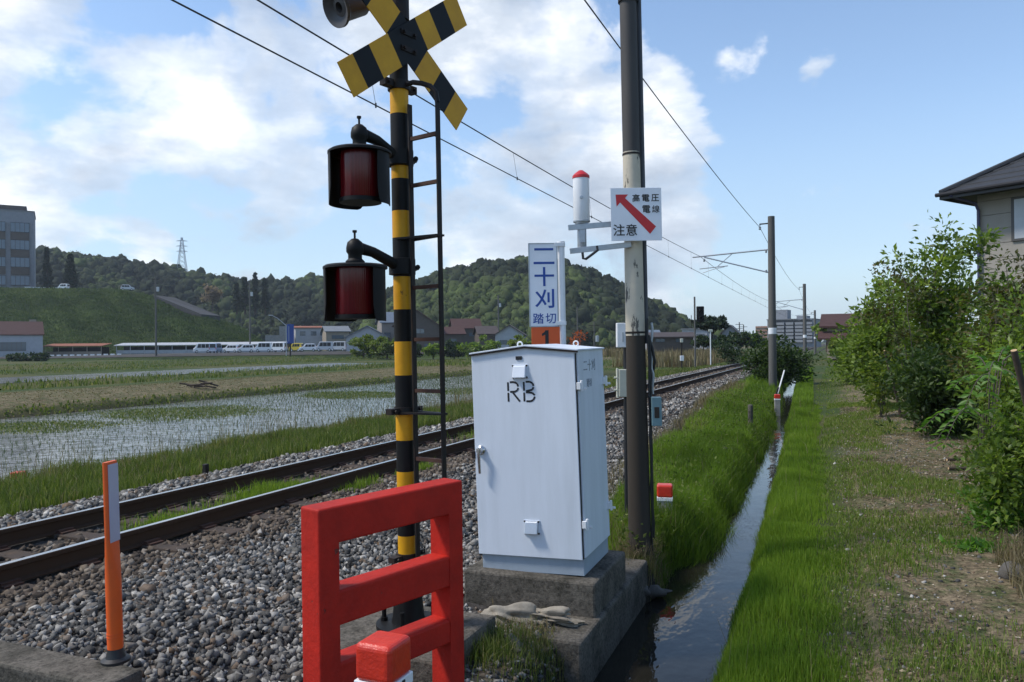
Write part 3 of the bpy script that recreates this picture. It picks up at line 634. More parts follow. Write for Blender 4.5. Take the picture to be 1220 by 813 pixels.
# ------------------------------------------------------------------ red guard fence
A0 = Vector(P(381, 607.6, 3.45)); A0.z = -.12
gf = thing('guard_fence', 'red painted concrete guard fence with three rails in front of the crossing pole', 'guard fence', frame(A0, cdir(40), (P(381, 607.6, 3.45) - P(383.5, 800, 3.45))))
t_ = .14
def block(name, x0, x1, z0, z1, y0, y1, sharp):        # cast piece; edges named in sharp are joints and stay square
    o = MB().box(((x0 + x1) / 2, (y0 + y1) / 2, (z0 + z1) / 2), (x1 - x0, y1 - y0, z1 - z0)).build(name, MAT['red'], gf, bevel=.012, seg=3)
    me = o.data; at_ = me.attributes.new('bevel_weight_edge', 'FLOAT', 'EDGE')
    for e_ in me.edges:
        a, b_ = me.vertices[e_.vertices[0]].co, me.vertices[e_.vertices[1]].co; at_.data[e_.index].value = 0. if sharp(a, b_) else 1.
    o.modifiers[0].limit_method = 'WEIGHT'
zt = .995
ends = lambda x0, x1: (lambda a, b_: abs(a.x - b_.x) < 1e-5)
block('post', 0, .108, -.15, zt, 0, t_, lambda a, b_: a.x > .1 and b_.x > .1)
block('post', .812, .918, -.15, zt, 0, t_, lambda a, b_: a.x < .82 and b_.x < .82)
for z0, z1 in ((zt - .168, zt), (.452, .612), (.16, .285)): d_ = 0 if z1 == zt else .004; block('rail', .108, .812, z0, z1, d_, t_ - d_, ends(0, 1))

# ------------------------------------------------------------------ boundary markers with red caps
def marker(loc, yaw, hgt, label, s=.14, logo=False):
    r = thing('boundary_marker', label, 'marker post', Matrix.Translation(loc) @ Matrix.Rotation(yaw, 4, 'Z'), 'red capped concrete marker posts')
    MB().box((0, 0, (hgt - .14) / 2 - .1), (s - .012, s - .012, hgt - .12 + .2)).build('post', MAT['concrete_pale'], r, bevel=.01)
    MB().box((0, 0, hgt - .0675), (s, s, .135)).build('cap', MAT['redcap'], r, bevel=.022, seg=4)
    bd = MB().box((0, 0, hgt - .152), (s + .001, s + .001, .04)).build('band', MAT['white'], r, bevel=.004)
    if logo: text_part('emblem', 'JR', .026, MAT['ink'], bd, Vector((s / 2 + .0015, .01, hgt - .152)), bold=.0012, rot=Matrix.Rotation(rad(90), 4, 'Z') @ Matrix.Rotation(rad(90), 4, 'X'))
    return r
c = P(457, 765, 2.78); yw = math.atan2(cdir(0).y, cdir(0).x) - rad(90) - rad(24)
top = P(455, 756, 2.72).z
marker(Vector((c.x, c.y, -.05)), yw, top + .015, 'red capped concrete marker post with white band in front of the red guard fence', .15, True)
c = G(792, 604, -.4); tp = P(792, 577, (c - Vector((0, 0, EYE))).length * .92)
c2 = P(792, 577, 8.6); marker(Vector((c2.x, c2.y, gz(c2.x, c2.y).item())), .2, c2.z - gz(c2.x, c2.y).item(), 'red capped marker post in the ditch bank grass beside the brown pole', .17)
c2 = P(926, 470, 24); marker(Vector((c2.x, c2.y, gz(c2.x, c2.y).item() - .05)), .2, c2.z - gz(c2.x, c2.y).item() + .05, 'red capped marker post far along the ditch beside the leaning white board', .17)
c2 = P(22, 562, 14); marker(Vector((c2.x, c2.y, gz(c2.x, c2.y).item())), .5, c2.z - gz(c2.x, c2.y).item(), 'red capped marker post in the grass at the edge of the flooded field', .2)
c2 = P(931, 441, 40); marker(Vector((c2.x, c2.y, gz(c2.x, c2.y).item() - .05)), .2, c2.z - gz(c2.x, c2.y).item() + .05, 'red capped marker post half hidden behind the leaning white board', .14)
# leaning white board
a = P(925.5, 469, 25); b_ = P(933.5, 441, 25)
r = thing('leaning_board', 'white board on a dark stub leaning over the far ditch bank', 'board', frame(a - Vector((0, 0, .1)), cdir(5), b_ - a))
L = (b_ - a).length
MB().box((0, 0, L / 2 + .1), (.115, .02, L)).build('board', MAT['white'], r, bevel=.004); MB().box((0, .03, .05), (.06, .05, .5)).build('stub', MAT['iron'], r)
# weathered grey stakes in the bank grass
for px, py, D, lab in ((894, 480, 17.5, 'short weathered grey stake in the bank grass near the far bend'), (863, 531, 13.2, 'short weathered grey stake in the bank grass halfway along the ditch')):
    c2 = P(px, py + 3, D); g0 = gz(c2.x, c2.y).item()
    tag(MB().lathe([(.055, g0 - .15), (.055, c2.z), (.04, c2.z + .015), (0, c2.z + .015)], 10, Matrix.Translation((c2.x, c2.y, 0))).build('stake', MAT['concrete'], None, 40), lab, 'stake')
c2 = P(245, 553, 11.3); g0 = gz(c2.x, c2.y).item()
tag(MB().box((c2.x, c2.y, (c2.z + g0) / 2 - .05), (.07, .07, c2.z - g0 + .1)).build('stump', MAT['iron'], bevel=.01), 'small dark stub post standing in the far ballast shoulder', 'stub post')

# ------------------------------------------------------------------ orange delineator
b0 = G(138, 788, .08); t0 = P(130.5, 550, (b0 - Vector((0, 0, EYE))).dot(cdir(0)))
dl = thing('delineator_post', 'orange flexible delineator post with a pale reflective strip on the kerb end', 'delineator', frame(b0, cdir(6), t0 - b0))
H = (t0 - b0).length
MB().lathe([(0, 0), (.066, 0), (.066, .012), (.045, .022), (.036, .05), (.032, .075), (0, .075)], 24).build('foot', MAT['rubber'], dl, 40)
mb = MB(); n = 24; V = []; zs = [.065, .10, .40, .50, .60, H - .01, H]
for z in zs:
    f = float(np.clip((z - .40) / .2, 0, 1)); rx, ry = .036 + .009 * f, .036 * (1 - f) + .011 * f
    for j in range(n):
        t = 2 * math.pi * j / n; ct, s_ = math.cos(t), math.sin(t)
        p_ = 1 - .7 * f; V.append((rx * math.copysign(abs(ct) ** p_, ct), ry * math.copysign(abs(s_) ** p_, s_), z))
mb.add(V, [(i * n + j, i * n + (j + 1) % n, (i + 1) * n + (j + 1) % n, (i + 1) * n + j) for i in range(len(zs) - 1) for j in range(n)] + [tuple(range(n))[::-1], tuple((len(zs) - 1) * n + j for j in range(n))])
bd = mb.build('tube', MAT['orange'], dl, 40)
MB().box((.006, -.0125, (H + .565) / 2), (.078, .003, H - .59)).build('reflective_strip', MAT['sheet'], dl, bevel=.001)
for z in (.12, .135): MB().lathe([(.0365, z), (.0375, z), (.0375, z + .004), (.0365, z + .004)], 24).build('groove_band', MAT['orange_plate'], dl)

# ------------------------------------------------------------------ relay cabinet
q0, q1, q2 = G(569.5, 678.6, -.08), G(697.6, 688.8, -.08), G(726, 662, -.08)
W = (q1 - q0).length; xd = Vector((math.cos(rad(1.2)), math.sin(rad(1.2)), 0)); q0 = q1 - xd * W; Dp = .70
up = Vector((-.012, 0, 1)) + cdir(90) * -.02
cb = thing('relay_cabinet', 'pale blue white trackside relay cabinet with stencilled RB on its door', 'relay cabinet', frame((q0 + q1) / 2, xd, up))
HB = 1.645
MB().box((0, Dp / 2, .07), (W - .02, Dp - .02, .15)).build('base_frame', MAT['boxgrey'], cb, bevel=.004)
poly = [(-W / 2 - .005, .125), (W / 2 + .005, .125), (W / 2 + .005, HB - .027), (.02, HB + .012), (-W / 2 - .005, HB - .027)]
MB().prism(poly, .012, Dp + .005).build('body', MAT['boxwhite'], cb, bevel=.004)
dpoly = [(-W / 2 - .008, .115), (W / 2 - .012, .115), (W / 2 - .012, HB - .034), (.02, HB + .003), (-W / 2 - .008, HB - .034)]
door = MB().prism(dpoly, -.014, .010).build('door', MAT['boxwhite'], cb, bevel=.004)
rpoly = [(-W / 2 - .018, HB - .033), (.02, HB + .012), (W / 2 + .018, HB - .033), (W / 2 + .018, HB - .021), (.02, HB + .025), (-W / 2 - .018, HB - .021)]
rf = MB().prism(rpoly, -.03, Dp + .02).build('roof', MAT['boxwhite'], cb, bevel=.003)
MB().prism([(x, z - .0125 if i < 3 else z - .011) for i, (x, z) in enumerate(rpoly)], -.0305, -.02).build('roof_edge', MAT['iron'], cb)
MB().box((W / 2 - .0085, .0, (HB - .05 + .12) / 2), (.003, .022, HB - .17)).build('door_gap_strip', MAT['iron'], cb)  # dark strip put in to draw the shaded gap beside the door
for x, y in ((-.10, .2), (.23, Dp - .12)):
    zr = HB + .025 - abs(x - .02) * .11
    MB().tube([(x + .02 * math.cos(t), y, zr + .018 + .02 * math.sin(t)) for t in np.linspace(0, 2 * math.pi, 13)], .006, 6).build('lifting_eye', MAT['white'], rf)
# RB stencil (cut strokes), letter height .115
LZ, LH = 1.255, .145
for x0, segs in ((-.125, [[(0, 0), (0, .052)], [(0, .063), (0, .115)], [(.012, .115), (.040, .115), (.058, .106), (.064, .088)], [(.064, .080), (.058, .066), (.042, .058), (.012, .058)], [(.030, .052), (.072, 0)]]),
                 (-.0, [[(0, 0), (0, .052)], [(0, .063), (0, .115)], [(.012, .115), (.038, .115), (.055, .106), (.060, .090)], [(.060, .083), (.052, .068), (.012, .060)], [(.012, .054), (.05, .05), (.066, .036)], [(.066, .028), (.056, .008), (.040, .001), (.012, .001)]])):
    mb = MB()
    for sgm in segs: stroke(mb, [(x0 + a * 1.25, LZ + b * 1.25) for a, b in sgm], .0145, -.0155)
    mb.build('stencil_letter', MAT['ink'], door, recalc=False)
MB().box((-.03, -.018, 1.575), (.05, .006, .026)).build('maker_plate', MAT['ink'], door, bevel=.002)
for x, z, mt in ((-.025, 1.475, 'boxwhite'), (.02, .335, 'silver')):
    vp = MB().box((x, -.017, z), (.125, .006, .105)).build('vent_plate', MAT['boxwhite'], door, bevel=.002)
    V = [(x - .05, -.02, z - .045), (x + .05, -.02, z - .045), (x + .05, -.02, z + .045), (x - .05, -.02, z + .045), (x - .05, -.058, z - .045), (x + .05, -.058, z - .045), (x + .05, -.032, z + .042), (x - .05, -.032, z + .042)]
    MB().add(V, [(0, 1, 2, 3), (4, 7, 6, 5), (0, 4, 5, 1), (3, 2, 6, 7), (0, 3, 7, 4), (1, 5, 6, 2)]).build('vent_hood', MAT[mt], vp, bevel=.006)
    for sx in (-1, 1):
        for sz in (-1, 1): MB().lathe([(.007, -.001), (.007, .005), (0, .007)], 8, Matrix.Translation((x + sx * .054, -.0195, z + sz * .043)) @ Matrix.Rotation(rad(90), 4, 'X')).build('screw', MAT['iron'], vp)
mb = MB().lathe([(0, .0), (.036, 0), (.036, .012), (.024, .022), (.02, .05), (0, .05)], 20, Matrix.Translation((-W / 2 + .045, -.014, .895)) @ Matrix.Rotation(rad(90), 4, 'X'))
mb.tube([(-W / 2 + .045, -.055, .91), (-W / 2 + .043, -.06, .86), (-W / 2 + .042, -.055, .80), (-W / 2 + .042, -.05, .725)], [.014, .013, .011, .010], 10)
mb.build('handle', MAT['chrome'], door, 40)
MB().box((-W / 2 - .02, -.005, .86), (.03, .03, .055)).build('hasp', MAT['iron'], door, bevel=.004)
for z in (.37, 1.36):
    for y in (-.002, Dp - .02):
        h_ = MB().box((W / 2 + .012, y, z), (.03, .045, .052)); h_.tube([(W / 2 + .03, y, z - .04), (W / 2 + .03, y, z + .04)], .011, 8)
        h_.box((W / 2 + .035, y + .02, z - .022), (.05, .012, .018)); h_.build('hinge', MAT['white'], cb, bevel=.003)
rs = Matrix.Rotation(rad(90), 4, 'Z') @ Matrix.Rotation(rad(90), 4, 'X')
fade = mk('worn_stencil', (.16, .17, .19), .6, dirt=(.5, .57, .66), amt=.9, scale=40)
text_part('stencil', '二十刈', .095, fade, cb, Vector((W / 2 + .0065, .30, 1.50)), sx=1.15, rot=rs)
text_part('stencil', '踏切', .07, fade, cb, Vector((W / 2 + .0065, .28, 1.37)), sx=1.0, rot=rs)
# plinth and slab
xd_n = xd.normalized(); yd = Vector((-xd_n.y, xd_n.x, 0))
pm = frame(Vector((q0 + q1) / 2), xd, (0, 0, 1))
o = MB().box((-.0, .36, -.14), (W + .20, .92, .275)).build('cabinet_plinth', MAT['concrete'], bevel=.018)
o.matrix_world = pm; tag(o, 'dark weathered concrete plinth under the white relay cabinet', 'plinth')
mb = MB(); rx_ = W / 2 + .135
mb.prism([(rx_ - .62, -.80), (rx_, -.80), (rx_, -.245), (rx_ - .62, -.245)], -.56, 1.5)
o = mb.build('retaining_slab', MAT['concrete'], bevel=.02); o.matrix_world = pm; tag(o, 'low concrete retaining slab between the cabinet plinth and the ditch water', 'retaining wall')

# ------------------------------------------------------------------ utility pole and what hangs on it
DU = 7.25; u0 = G(763, 668, -.42); u0 = P(763, 672, DU); u1 = P(748.3, 10, DU)
up_ = (u1 - u0).normalized(); Lu = (u1 - u0).length
pole = thing('utility_pole', 'brown and cream painted utility pole with peeling paint beside the ditch', 'utility pole', frame(u0 - up_ * .3, cdir(90), up_))
zu = lambda y: .3 + Lu * (672 - y) / 662.0
mb = MB()
mb.lathe([(.110, 0), (.088, zu(400)), (.0885, zu(396)), (.079, zu(186)), (.0795, zu(182)), (.076, zu(-150)), (.074, zu(-350)), (0, zu(-350))], 32, None, [0, 1, 1, 1, 2, 2, 2])
pb = mb.build('pole', [MAT['polebrown'], MAT['cream'], mk('pole_top_grey', (.05, .045, .042), .7, dirt=(.09, .085, .08), amt=.6, streak=True)], pole, 30)
mb = MB()
for y, r_ in ((396, .092), (184, .083)): mb.lathe([(r_ - .01, zu(y) - .012), (r_, zu(y) - .012), (r_, zu(y) + .006), (r_ - .01, zu(y) + .006)], 28)
mb.lathe([(.07, zu(3)), (.092, zu(3)), (.092, zu(-4)), (.07, zu(-4))], 24)
mb.build('strap', MAT['iron'], pole, 30)
cdx = Vector((.128, .03, 0))
def along(x, y, ya, yb, r, mat, nm, wob_=0):
    k = 14; pts = [Vector((x + (random.uniform(-wob_, wob_) if 0 < i < k else 0), y, zu(ya + (yb - ya) * i / k))) for i in range(k + 1)]
    return MB().tube(pts, r, 8).build(nm, mat, pole, 40)
along(.105, .03, 410, -300, .023, mk('conduit_grey', (.055, .06, .07), .5, amt=.4), 'conduit')
along(.118, -.03, 640, 400, .014, MAT['cable'], 'cable', .008); along(.15, .0, 470, 385, .012, MAT['steel'], 'cable', .01); along(.105, -.06, 660, 380, .009, MAT['cable'], 'cable', .006)
MB().tube([(.12, 0, zu(400)), (.15, -.02, zu(415)), (.175, 0, zu(432)), (.15, .02, zu(450)), (.125, .0, zu(470))], .013, 8).build('cable_loop', MAT['cable'], pole, 40)
jb = MB().box((.165, -.06, zu(490)), (.092, .08, .265)).build('junction_box', MAT['teal'], pole, bevel=.006)
MB().box((.165, -.103, zu(491)), (.045, .006, .10)).build('faded_label', MAT['polebrown'], jb, bevel=.002)
# high voltage notice
Ds = 7.08; s0 = P(758, 255.5, Ds)
sg = thing('warning_sign', 'square white high voltage notice with a red arrow on the cream part of the pole', 'sign', frame(s0, cdir(88), (P(757.6, 223, Ds) - P(758.8, 287, Ds))))
sw, sh = .462, .478
MB().box((0, 0, 0), (sw, .004, sh)).build('plate', MAT['signwhite'], sg, bevel=.002)
mb = MB()
def flat(poly, name, mat, y=-.0035): return MB().add([(x, y, z) for x, z in poly], [tuple(range(len(poly)))]).build(name, mat, sg, recalc=False)
fx = lambda u: (u - .5) * sw; fz = lambda v: (.5 - v) * sh
flat([(fx(.10), fz(.125)), (fx(.345), fz(.125)), (fx(.285), fz(.195)), (fx(.885), fz(.735)), (fx(.765), fz(.875)), (fx(.185), fz(.275)), (fx(.115), fz(.355))][:], 'arrow', MAT['arrow'])
for ch, u, v, s in (('高', .50, .195, .062), ('電', .69, .195, .062), ('圧', .875, .195, .062), ('電', .70, .405, .066), ('線', .885, .405, .060), ('注', .155, .795, .094), ('意', .40, .795, .094)):
    text_part('letter', ch, s * 1.18, MAT['ink'], sg, Vector((fx(u), -.004, fz(v))), bold=.0006 if ch == '線' else .0012)
mb = MB(); mb.box((0, .03, -.09), (.26, .02, .03)).box((0, .03, .09), (.26, .02, .03)); mb.build('bracket', MAT['steel'], sg)
# white alarm horn cylinder on two arms
al = thing('alarm_cylinder', 'white cylinder with a red conical cap held by two steel arms beside the notice', 'alarm unit', frame(P(693, 265, 7.2), cdir(90), P(692.3, 203, 7.2) - P(693.3, 265, 7.2)))
k_ = 7.2 / FPX
MB().lathe([(0, 0), (.070, 0), (.075, .01), (.075, .40), (.074, .408), (0, .408)], 32).build('cylinder', MAT['white'], al, 40)
MB().lathe([(.077, .40), (.079, .402), (.079, .425), (.06, .445), (.02, .475), (0, .478)], 32).build('cap', MAT['arrow'], al, 40)
MB().lathe([(.078, .0), (.079, .012), (.072, .018), (.06, .018)], 28).lathe([(.06, -.02), (.064, .0), (.06, 0)], 24).build('bottom_ring', MAT['steel'], al, 40)
MB().lathe([(0, .0), (.016, 0), (.016, .008), (0, .01)], 14, Matrix.Translation((-.005, -.073, .215)) @ Matrix.Rotation(rad(90), 4, 'X')).build('sensor', MAT['steel'], al, 40)
MB().lathe([(.035, -.26), (.042, -.25), (.042, -.02), (.035, -.01)], 18).box((0, -.045, -.13), (.05, .01, .12)).build('stem', MAT['steel'], al, 40)
ia = al.matrix_world.inverted()
for (ax, ay), (bx_, by_), in (((677, 271.5), (750, 265.5)), ((679, 299.5), (752, 291.5))):
    a, b2 = ia @ P(ax, ay, 7.15), ia @ P(bx_, by_, 7.15); dv = (b2 - a).normalized()
    MB().bar(a, b2, .012, .05).bar(a + Vector((0, .03, .02)), b2 + Vector((0, .03, .02)), .05, .01).build('arm', MAT['steel'], al, bevel=.002)
a = ia @ P(694, 301, 7.12)
MB().tube([a, a + Vector((.005, 0, -.055)), a + Vector((.03, 0, -.06)), a + Vector((.10, 0, -.01)), a + Vector((.14, .02, .02)), a + Vector((.135, .03, .06))], .012, 8).build('cable', MAT['cable'], al, 40)

# equipment post with two boxes behind the pole
e0 = P(746, 600, 8.3); e0.z = gz(e0.x, e0.y).item() - .1; e1 = P(743.5, 384, 8.3)
eq = thing('equipment_post', 'thin dark post carrying a white box and an ivory box behind the utility pole', 'equipment post', frame(e0, cdir(90), Vector((0, 0, 1))))
ie = eq.matrix_world.inverted(); zz = (ie @ e1).z
MB().tube([(0.01, 0.02, 0), (0.01, 0.02, zz - .05)], .025, 10).build('post', MAT['cable'], eq, 40)
def ebox(x0, y0, x1, y1, nm, mt, d=.1):
    a, b2 = ie @ P(x0, y0, 8.2), ie @ P(x1, y1, 8.2); o = MB().box(((a.x + b2.x) / 2, -.06, (a.z + b2.z) / 2), (abs(b2.x - a.x), d, abs(a.z - b2.z))).build(nm, MAT[mt], eq, bevel=.006); return a, b2, o
a, b2, o = ebox(735, 385, 758, 414, 'white_box', 'white'); MB().box((a.x + .06, -.113, (a.z + b2.z) / 2 - .02), (.012, .012, .10)).build('latch', MAT['steel'], o)
a, b2, o = ebox(737.5, 440.5, 760, 473, 'ivory_box', 'ivory')
MB().box((a.x - .012, -.05, (a.z + b2.z) / 2), (.014, .09, abs(a.z - b2.z) + .02)).build('flange', MAT['ivory'], o)
for f in (.3, .75): MB().tube([(a.x - .05, -.08, a.z + (b2.z - a.z) * f), (a.x + .02, -.08, a.z + (b2.z - a.z) * f)], .012, 8).build('bolt', MAT['ivory'], o)
# small standpipe

# ------------------------------------------------------------------ crossing name sign behind the cabinet
Dn = 7.0; n1 = P(668.6, 290, Dn); n0 = P(673, 500, Dn); n0.z = gz(n0.x, n0.y).item()
ns = thing('crossing_name_sign', 'upright white name board with blue writing above an orange number plate behind the cabinet', 'sign', frame(P(670.5, 409, Dn) , cdir(86), P(668.6, 290, Dn) - P(670.8, 412, Dn)))
ii = ns.matrix_world.inverted(); top = (ii @ n1).z; pxm = Dn / FPX
MB().tube([(0, 0, -(P(670.5, 409, Dn).z) - .35), (0, 0, top)], .0305, 18).lathe([(.034, top), (.034, top + .014), (0, top + .02)], 18).build('post', MAT['white'], ns, 40)
bw, bh = 33.5 * pxm, 98 * pxm; bx = -22.3 * pxm + .0; bz = top - bh / 2 + 0.0
pm_ = MB().box((bx, -.028, bz - .005), (bw, .006, bh)).build('name_board', MAT['signwhite'], ns, bevel=.001)
mb = MB()
for (x, z, w_, h_) in ((bx, bz - .005 + bh / 2, bw, .006), (bx, bz - .005 - bh / 2, bw, .006), (bx - bw / 2, bz - .005, .006, bh), (bx + bw / 2, bz - .005, .006, bh)): mb.box((x, -.029, z), (w_ + .004, .010, h_ + .004))
mb.build('board_edge', MAT['steel'], ns)
yb = -.0325
def bar_(nm, u0, v0, u1, v1, w_):   # brush strokes of the sign, u across, v down the board
    return ((bx + (u0 - .5) * bw, bz - .005 + (.5 - v0) * bh), (bx + (u1 - .5) * bw, bz - .005 + (.5 - v1) * bh), w_)
for ch, v, s, sx_ in (('一', .070, .165, 1.0), ('一', .235, .165, 1.1), ('十', .40, .165, 1.05), ('刈', .665, .165, 1.05)):
    text_part('letter', ch, s * 1.08, MAT['blue'], ns, Vector((bx + .008, yb, bz - .005 + (.5 - v) * bh)), bold=.003, sx=sx_)
for ch, u in (('踏', .30), ('切', .74)): text_part('letter', ch, .10, MAT['blue'], ns, Vector((bx + (u - .5) * bw, yb, bz - .005 + (.5 - .905) * bh)), bold=.001)
oz = bz - bh / 2 - .012 - .09
MB().box((bx + .012, -.028, oz), (bw + .002, .006, .18)).build('number_plate', MAT['orange_plate'], ns, bevel=.001)
MB().add([(bx + .012 + a, yb, oz + b) for a, b in ((-.005, -.062), (.026, -.062), (.026, .062), (-.002, .062), (-.012, .045), (-.034, .032), (-.034, .010), (-.005, .022))], [tuple(range(8))]).build('numeral', MAT['ink'], ns, recalc=False)
mb = MB()
for z in (top - .015, bz - bh / 2 + .02): mb.box((-.02, -.012, z), (.09, .05, .035)).lathe([(.031, z - .018), (.037, z - .018), (.037, z + .018), (.031, z + .018)], 16)
mb.build('clamp', MAT['white'], ns, bevel=.002)

def gzz0(x, y): return float(gz(np.array([x]), np.array([y]))[0])
# ------------------------------------------------------------------ clutter in front of the plinth
s0 = G(622, 748, -.36)
sk = thing('old_sack', 'dirty crumpled white sack lying on the soil in front of the plinth', 'sack', frame(Vector((s0.x, s0.y, -.335)), cdir(80)))
def blob(nm, mat, parent, r, amp, seed, n=26, m=16):
    rg = random.Random(seed); k = [(rg.gauss(0, 2.2), rg.gauss(0, 2.2), rg.gauss(0, 2.2), rg.uniform(0, 6)) for _ in range(9)]
    V = []; F = []
    for i in range(m + 1):
        for j in range(n):
            t = math.pi * i / m; p = 2 * math.pi * j / n; d = Vector((math.sin(t) * math.cos(p), math.sin(t) * math.sin(p), math.cos(t)))
            q = 1 + amp * sum(math.sin(a * d.x * 1.6 + b * d.y * 1.6 + c * d.z * 1.6 + e) for a, b, c, e in k) / 5
            V.append((d.x * r[0] * q, d.y * r[1] * q, d.z * r[2] * q))
    for i in range(m):
        for j in range(n): F.append((i * n + j, (i + 1) * n + j, (i + 1) * n + (j + 1) % n, i * n + (j + 1) % n))
    return MB().add(V, F).build(nm, mat, parent, 60)
o = blob('sack_body', MAT['sack'], sk, (.17, .085, .065), .55, 3, 40, 24); o.location = (-.08, 0, .06)
o = blob('sack_mouth', MAT['sack'], sk, (.16, .07, .04), .9, 8, 40, 24); o.location = (.17, -.03, .05); o.rotation_euler.z = -.4
for (px, py, s, sd, lab) in ((612, 792, (.10, .045, .035), 5, 'long grey rock lying below the old sack'), (676, 722, (.045, .035, .03), 6, 'small pale stone at the foot of the plinth'), (662, 760, (.10, .04, .015), 9, 'flat pale broken slab lying beside the old sack'), (1213, 690, (.12, .09, .07), 12, 'grey stone half in the litter beside the path')):
    g0 = G(px, py, -.40 if px < 900 else -.2); o = blob('rock', MAT['rock'], None, s, .28, sd, 18, 12); o.location = (g0.x, g0.y, gz(g0.x, g0.y).item() + s[2] * .4); o.rotation_euler = (0, .1, random.uniform(-1.2, -.3)); tag(o, lab, 'rock')
def patch(n, px, py, z, rx, ry, h, w, mat, nm, lab, cat='weeds', lean=.7):
    c = G(px, py, z); q = np.stack([RNG.normal(c.x, rx, n), RNG.normal(c.y, ry, n)], -1); tag(blades(nm, onground(q), h, w, mat, lean), lab, cat, kind='stuff')
patch(700, 606, 727, -.4, .16, .05, .10, .003, attr_mat('straw', [(0, (.20, .12, .05)), (1, (.42, .29, .15))], .8, trans=.3), 'straw', 'tan dead grass along the front of the plinth', 'dry grass', .9)
patch(900, 700, 790, -.42, .16, .14, .12, .004, gB, 'ditch_weeds', 'green weeds at the corner of the retaining slab', 'weeds')
patch(420, 665, 735, -.4, .14, .06, .13, .004, gB, 'plinth_weeds', 'thin weeds growing in front of the plinth', 'weeds')
patch(1100, 765, 662, -.4, .10, .20, .24, .004, gD, 'pole_straw', 'dry straw around the foot of the utility pole', 'dry grass', .9)
q = unif(1500, -2.55, -1.62, 3.3, 5.1); tag(stones('soil_grit', onground(q), np.full(len(q), .014), st), 'grit and small stones on the soil below the plinth', 'gravel', kind='stuff')

for k, (dx, dy, sz_, sd_) in enumerate(((.16, -.22, .10, 41), (.20, .02, .12, 42), (.10, -.38, .07, 43), (.24, .28, .09, 44))):
    o = blob('bank_rock', MAT['rock'], None, (sz_, sz_ * .8, sz_ * .6), .3, sd_, 18, 12); o.location = (u0.x + dx, u0.y + dy, gzz0(u0.x + dx, u0.y + dy) - sz_ * .2)
    tag(o, ('earthy rock at the water edge by the pole foot, second from the slab', 'largest earthy rock at the water edge right of the pole foot', 'smallest earthy rock at the water edge next to the slab', 'earthy rock at the water edge behind the pole foot')[k], 'rock')
patch(1300, 770, 668, -.42, .10, .16, .12, .004, gB, 'pole_weeds', 'green weeds round the foot of the utility pole', 'weeds')
patch(900, 575, 800, -.4, .14, .14, .16, .004, gB, 'footing_weeds', 'green weeds beside the concrete block of the crossing pole', 'weeds')
patch(1100, 640, 795, -.4, .22, .16, .10, .004, gB, 'soil_weeds', 'low weeds on the soil in front of the plinth', 'weeds')
patch(900, 650, 775, -.4, .25, .16, .08, .004, gD, 'soil_straw', 'dead straw on the soil in front of the plinth', 'dry grass', 1.2)

# ------------------------------------------------------------------ overhead line
def gzz(x, y): return float(gz(np.array([x]), np.array([y]))[0])
def cat_pole(px, Y, ztop, r, label, lean=0, arms=True):
    D = Y * .9237 ; c = None
    x = px
    rt = thing('catenary_pole', label, 'catenary pole', Matrix.Translation((x, Y, gzz(x, Y) - .3)) @ Matrix.Rotation(rad(lean), 4, 'Y'), 'catenary poles along the track')
    H = ztop - gzz(x, Y) + .3
    MB().lathe([(r, 0), (r * .82, H), (0, H + .01)], 20).build('pole', MAT['concpole'], rt, 40)
    zl = lambda z: z - gzz(x, Y) + .3
    if arms:
        tx = -6.29 - x + .55
        mb = MB(); mb.tube([(.1, 0, zl(5.48)), (tx - .15, 0, zl(5.30))], .032, 8); mb.build('bracket_tube', MAT['steel'], rt, 40)
        MB().tube([(.05, 0, zl(4.45)), (tx + .35, 0, zl(5.28))], .028, 8).build('stay_tube', MAT['steel'], rt, 40)
        mb = MB().tube([(tx + .15, 0, zl(4.78)), (tx + 1.35, 0, zl(4.86))], .022, 8).tube([(tx + .9, 0, zl(4.84)), (tx + 1.55, 0, zl(5.39))], .018, 8)
        mb.tube([(tx + 1.2, 0, zl(4.82)), (tx + .75, 0, zl(4.74)), (tx + .28, 0, zl(4.60))], .014, 8).build('registration_arm', MAT['steel'], rt, 40)
        for (sx, sz) in ((tx + .35, 5.15), (-.22, 4.56), (-.22, 5.40)): MB().lathe([(.02, -.07), (.05, -.05), (.03, -.03), (.05, -.01), (.03, .01), (.05, .03), (.02, .06)], 10, Matrix.Translation((sx, 0, zl(sz)))).build('insulator', MAT['steel'], rt, 40)
    hb = MB().bar((.12, 0, zl(ztop - .28)), (-.48, 0, zl(ztop - .30)), .05, .05).tube([(-.46, 0, zl(ztop - .3)), (-.46, 0, zl(ztop - .40))], .018, 6); hb.build('feeder_bracket', MAT['iron'], rt)
    MB().lathe([(.02, 0), (.06, -.04), (.03, -.07), (.06, -.10), (.03, -.14), (0, -.14)], 10, Matrix.Translation((-.46, 0, zl(ztop - .40)))).build('feeder_insulator', MAT['steel'], rt, 40)
    MB().lathe([(r * .95, zl(1.9)), (r * .95 + .004, zl(1.91)), (r * .95 + .004, zl(2.15)), (r * .95, zl(2.16))], 20).build('number_band', MAT['white'], rt)
    return rt
cat_pole(-2.6, 34.7, 6.86, .17, 'tall grey concrete catenary pole rising from a bush beside the ditch, nearest of the row')
cat_pole(-2.95, 77.7, 6.9, .17, 'grey concrete catenary pole second along the row, in front of the apartment block')
cat_pole(-3.2, 120.7, 6.0, .17, 'grey concrete catenary pole third and shortest of the row in front of the apartment block')
def span(name, pts_fn, r, label, mat='wire', drops=None):
    rt = thing(name, label, 'overhead wire', Vector(pts_fn(0)))
    o = Vector(pts_fn(0)); MB().tube([Vector(pts_fn(k / 40)) - o for k in range(41)], r, 6).build('wire', MAT[mat], rt, 60)
    return rt, o
